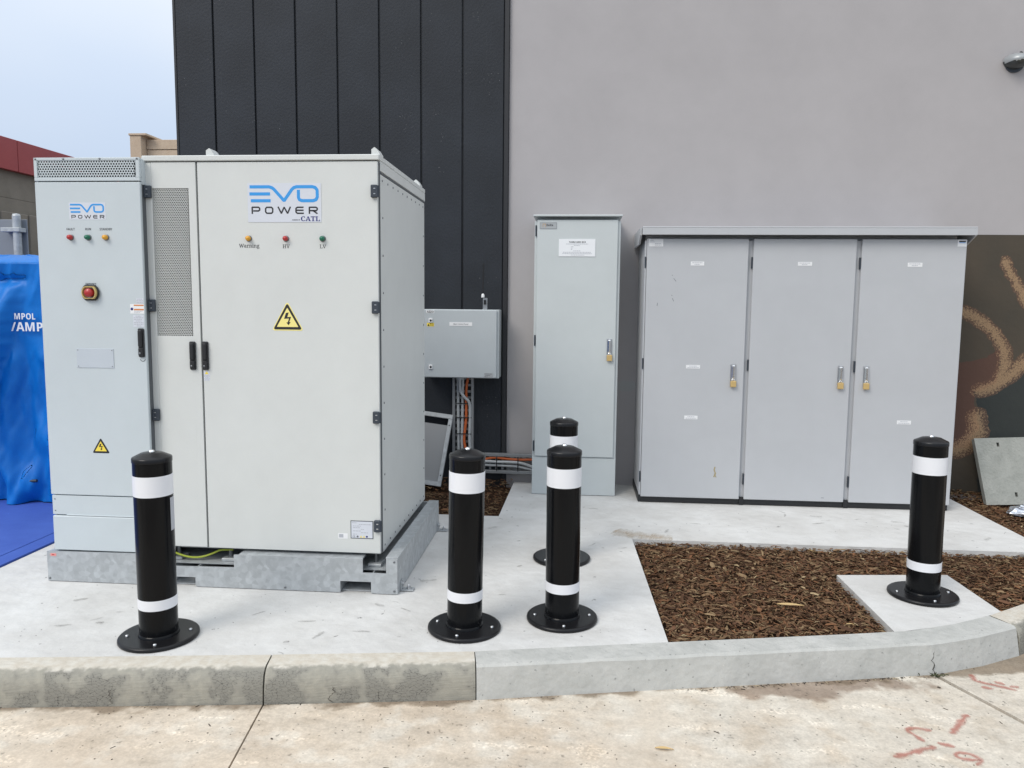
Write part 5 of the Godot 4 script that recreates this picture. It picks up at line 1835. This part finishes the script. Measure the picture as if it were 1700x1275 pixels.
# ---------------------------------------------------------------- leaning pieces and litter
func small_things() -> void:
	# galvanised frame with a sheet, leaning on the black wall
	var t := thing("metal_frame", "galvanised frame with a grey sheet leaning on the black wall", "metal frame", Vector3(-1.55, 0, -6.72))
	var B := Basis(Vector3.RIGHT, -0.33) * Basis(Vector3.BACK, -0.12)
	var bars := [["rail", Vector3(-0.30, 0.62, 0), Vector3(0.37, 0.66, 0.03)], ["rail", Vector3(-0.30, 0.0, 0), Vector3(0.37, 0.04, 0.03)], ["stile", Vector3(0.335, 0.041, 0), Vector3(0.37, 0.619, 0.03)], ["stile", Vector3(-0.30, 0.041, 0), Vector3(-0.265, 0.619, 0.03)]]
	for b in bars:
		var o := mi(b[0], MB.new().box(b[1], b[2], 0.002).mesh(), M.galv, t)
		o.basis = B
	var sh := mi("sheet", MB.new().box(Vector3(-0.264, 0.042, 0.002), Vector3(0.334, 0.56, 0.006)).mesh(), M.tray, t)
	sh.basis = B
	for y in [0.10, 0.56]:
		var o := mi("hole_shade", MB.new().lathe([Vector2(0.006, 0), Vector2(0.006, 0.001), Vector2(0, 0.001)], 10, Vector3(0.352, y, 0.0302), Basis(Vector3.RIGHT, PI / 2)).mesh(), M.black_plastic, t)  # black disc on the stile, painting the shade of a drilled hole
		o.basis = B
	t.position.y = 0.035
	# concrete cover slab leaning on the wall, two lifting slots through it
	var cs := CSGCombiner3D.new()
	cs.name = numbered("concrete_cover")
	add_child(cs)
	var body := CSGPolygon3D.new()
	var P := PackedVector2Array()
	for k in [[-0.205, 0.0], [0.205, 0.0], [0.205, 0.565], [0.190, 0.58], [-0.205, 0.58]]:
		P.append(Vector2(k[0], k[1]))
	body.polygon = P
	body.depth = 0.055
	body.material = M.cover
	cs.add_child(body)
	for q in [Vector2(-0.025, 0.52), Vector2(0.04, 0.085)]:
		var hole := CSGBox3D.new()
		hole.operation = CSGShape3D.OPERATION_SUBTRACTION
		hole.size = Vector3(0.020, 0.036, 0.2)
		hole.position = Vector3(q.x, q.y, -0.03)
		hole.material = M.cover
		cs.add_child(hole)
	cs.basis = Basis(Vector3.UP, -0.10) * Basis(Vector3.RIGHT, -0.44) * Basis(Vector3.BACK, 0.07)
	cs.position = Vector3(3.67, 0.005, -6.62)
	meta(cs, "grey concrete cover slab with two slots leaning on the mural wall", "concrete slab")
	# crumpled silver bag
	var bag := MB.new()
	var r := RandomNumberGenerator.new()
	r.seed = 14
	var f := noise(171, 16.0, 2, FastNoiseLite.TYPE_CELLULAR)
	var n := 26
	var bc := Vector3(3.60, 0.0, -6.33)
	var pts := []
	for j in n + 1:
		var row := []
		for i in n + 1:
			var d := Vector3.ZERO
			var th := TAU * i / n
			var ph := PI * 0.5 * j / n
			d = Vector3(cos(th) * cos(ph), sin(ph), sin(th) * cos(ph))
			var rad := 1.0 + f.get_noise_3dv(d * 0.11) * 0.45
			row.append(bc + Vector3(d.x * 0.17, d.y * 0.095, d.z * 0.10) * rad)
		row[n] = row[0]
		pts.append(row)
	for j in n:
		for i in n:
			var m: Vector3 = (pts[j][i] + pts[j + 1][i + 1]) * 0.5 - bc
			bag.tri(pts[j][i], pts[j][i + 1], pts[j + 1][i + 1], m)
			bag.tri(pts[j][i], pts[j + 1][i + 1], pts[j + 1][i], m)
	var bo := mi("foil_bag", bag.mesh(), mat(lin(0.62, 0.65, 0.70), 0.24, 0.85), self)
	meta(bo, "crumpled silver foil bag on the mulch before the concrete slab", "bag")
	# pale fallen leaf on the mulch and a few others
	var lm := mat(lin(0.52, 0.37, 0.17), 0.7)
	var leafs := [[Vector3(1.20, 0.004, -4.185), 0.145, 0.1, "long pale dry leaf lying in the middle of the mulch"], [Vector3(1.60, 0.0, -5.18), 0.04, 0.9, "small pale leaf on the mulch by the pavement edge"], [Vector3(1.44, 0.0, -3.96), 0.04, 0.2, "small pale leaf at the front corner of the mulch"], [Vector3(0.385, ROAD + 0.003, -2.975), 0.075, 0.1, "pale dry leaf lying on the driveway below the kerb"]]
	for L in leafs:
		if L[1] <= 0.0: continue
		var b := MB.new()
		var prev := []
		for k in 11:
			var s := k / 10.0
			var hw: float = L[1] * 0.115 * sin(PI * pow(s, 0.8)) + 0.0004
			var c := Vector3((s - 0.5) * L[1], 0.004 * sin(s * PI), 0.012 * L[1] * sin(s * 5.0))
			var a := [c + Vector3(0, 0.0035, -hw), c, c + Vector3(0, 0.0035, hw)]
			if k > 0:
				b.quad(prev[0], a[0], a[1], prev[1], Vector3.UP)
				b.quad(prev[1], a[1], a[2], prev[2], Vector3.UP)
			prev = a
		var o := mi("fallen_leaf", b.mesh(), lm, self, L[0])
		o.rotation.y = -L[2]
		meta(o, L[3], "leaf", "dry leaves on the mulch")
	# little weed in the joint at the foot of the new kerb
	var weed := thing("weed", "tiny weed growing in the driveway joint at the kerb's foot", "weed", Vector3(1.775, ROAD, -3.735))
	var wm := mat(lin(0.06, 0.075, 0.03), 0.8)
	for k in 16:
		var b := MB.new()
		var base := Vector3(1.775 + r.randfn() * 0.022, ROAD, -3.738 + absf(r.randfn()) * 0.006)
		var tip := base + Vector3(r.randfn() * 0.02, r.randf_range(0.008, 0.026), r.randf_range(-0.002, 0.018))
		var sd := Vector3(0.003, 0, 0.001)
		var md := (base + tip) * 0.5 + Vector3(0, 0.004, 0)
		b.quad(base - sd * 0.4, base + sd * 0.4, md + sd, md - sd, Vector3(0, 0.4, 1))
		b.tri(md - sd, md + sd, tip, Vector3(0, 0.6, 1))
		part("blade", b, wm, weed)
	# crumbs of bark, seeds and twigs blown over the concrete
	var crumb := MB.new()
	crumb.box(Vector3(-0.5, 0, -0.3), Vector3(0.5, 0.3, 0.3), 0.12)
	var mm := MultiMesh.new()
	mm.transform_format = MultiMesh.TRANSFORM_3D
	mm.use_colors = true
	mm.mesh = crumb.mesh()
	var spots := []
	var pav := pave_poly()
	while spots.size() < 620:
		var k := spots.size()
		var p: Vector2
		var y := ROAD + 0.0005
		var s := r.randf_range(0.002, 0.007)
		var long := 1.0
		if k < 230:
			p = Vector2(r.randf_range(-2.9, 2.6), r.randf_range(-3.9, -2.5))
			var kz := -3.0
			for i in FRONT.size() - 1:
				if p.x >= FRONT[i].x and p.x <= FRONT[i + 1].x:
					kz = lerpf(FRONT[i].y, FRONT[i + 1].y, (p.x - FRONT[i].x) / (FRONT[i + 1].x - FRONT[i].x))
			if p.y < kz + 0.01: continue
			if r.randf() < 0.05: s *= 2.2
			if r.randf() < 0.12: long = 4.0
		elif k < 430:
			var x := r.randf_range(0.55, 1.85) if r.randf() < 0.8 else r.randf_range(-2.6, 2.3)
			var kz := -3.0
			for i in FRONT.size() - 1:
				if x >= FRONT[i].x and x <= FRONT[i + 1].x:
					kz = lerpf(FRONT[i].y, FRONT[i + 1].y, (x - FRONT[i].x) / (FRONT[i + 1].x - FRONT[i].x))
			p = Vector2(x, kz + 0.006 + absf(r.randfn()) * 0.012)
			long = r.randf_range(1.0, 3.5)
		else:
			p = Vector2(r.randf_range(-3.0, 3.2), r.randf_range(-6.3, -3.0))
			if not Geometry2D.is_point_in_polygon(p, pav) : continue
			if p.x < -0.95 and p.y < -4.08: continue
			y = 0.0005
			s *= 0.8
		var bs := Basis(Vector3.UP, r.randf() * TAU).scaled_local(Vector3(s * long, s, s))
		var c := Color(0.03, 0.024, 0.018) * r.randf_range(0.6, 2.2)
		if k >= 230 and k < 430 and r.randf() < 0.25: c = Color(0.4, 0.33, 0.22)
		spots.append([Transform3D(bs, Vector3(p.x, y, p.y)), c])
	mm.instance_count = spots.size()
	for i in spots.size():
		mm.set_instance_transform(i, spots[i][0])
		mm.set_instance_color(i, spots[i][1])
	var li := MultiMeshInstance3D.new()
	li.name = numbered("ground_litter")
	li.multimesh = mm
	var lmat := mat(Color.WHITE, 0.95)
	lmat.vertex_color_use_as_albedo = true
	li.material_override = lmat
	add_child(li)
	meta(li, "scattered bark crumbs, seeds and twigs on the concrete", "litter", "", "stuff")
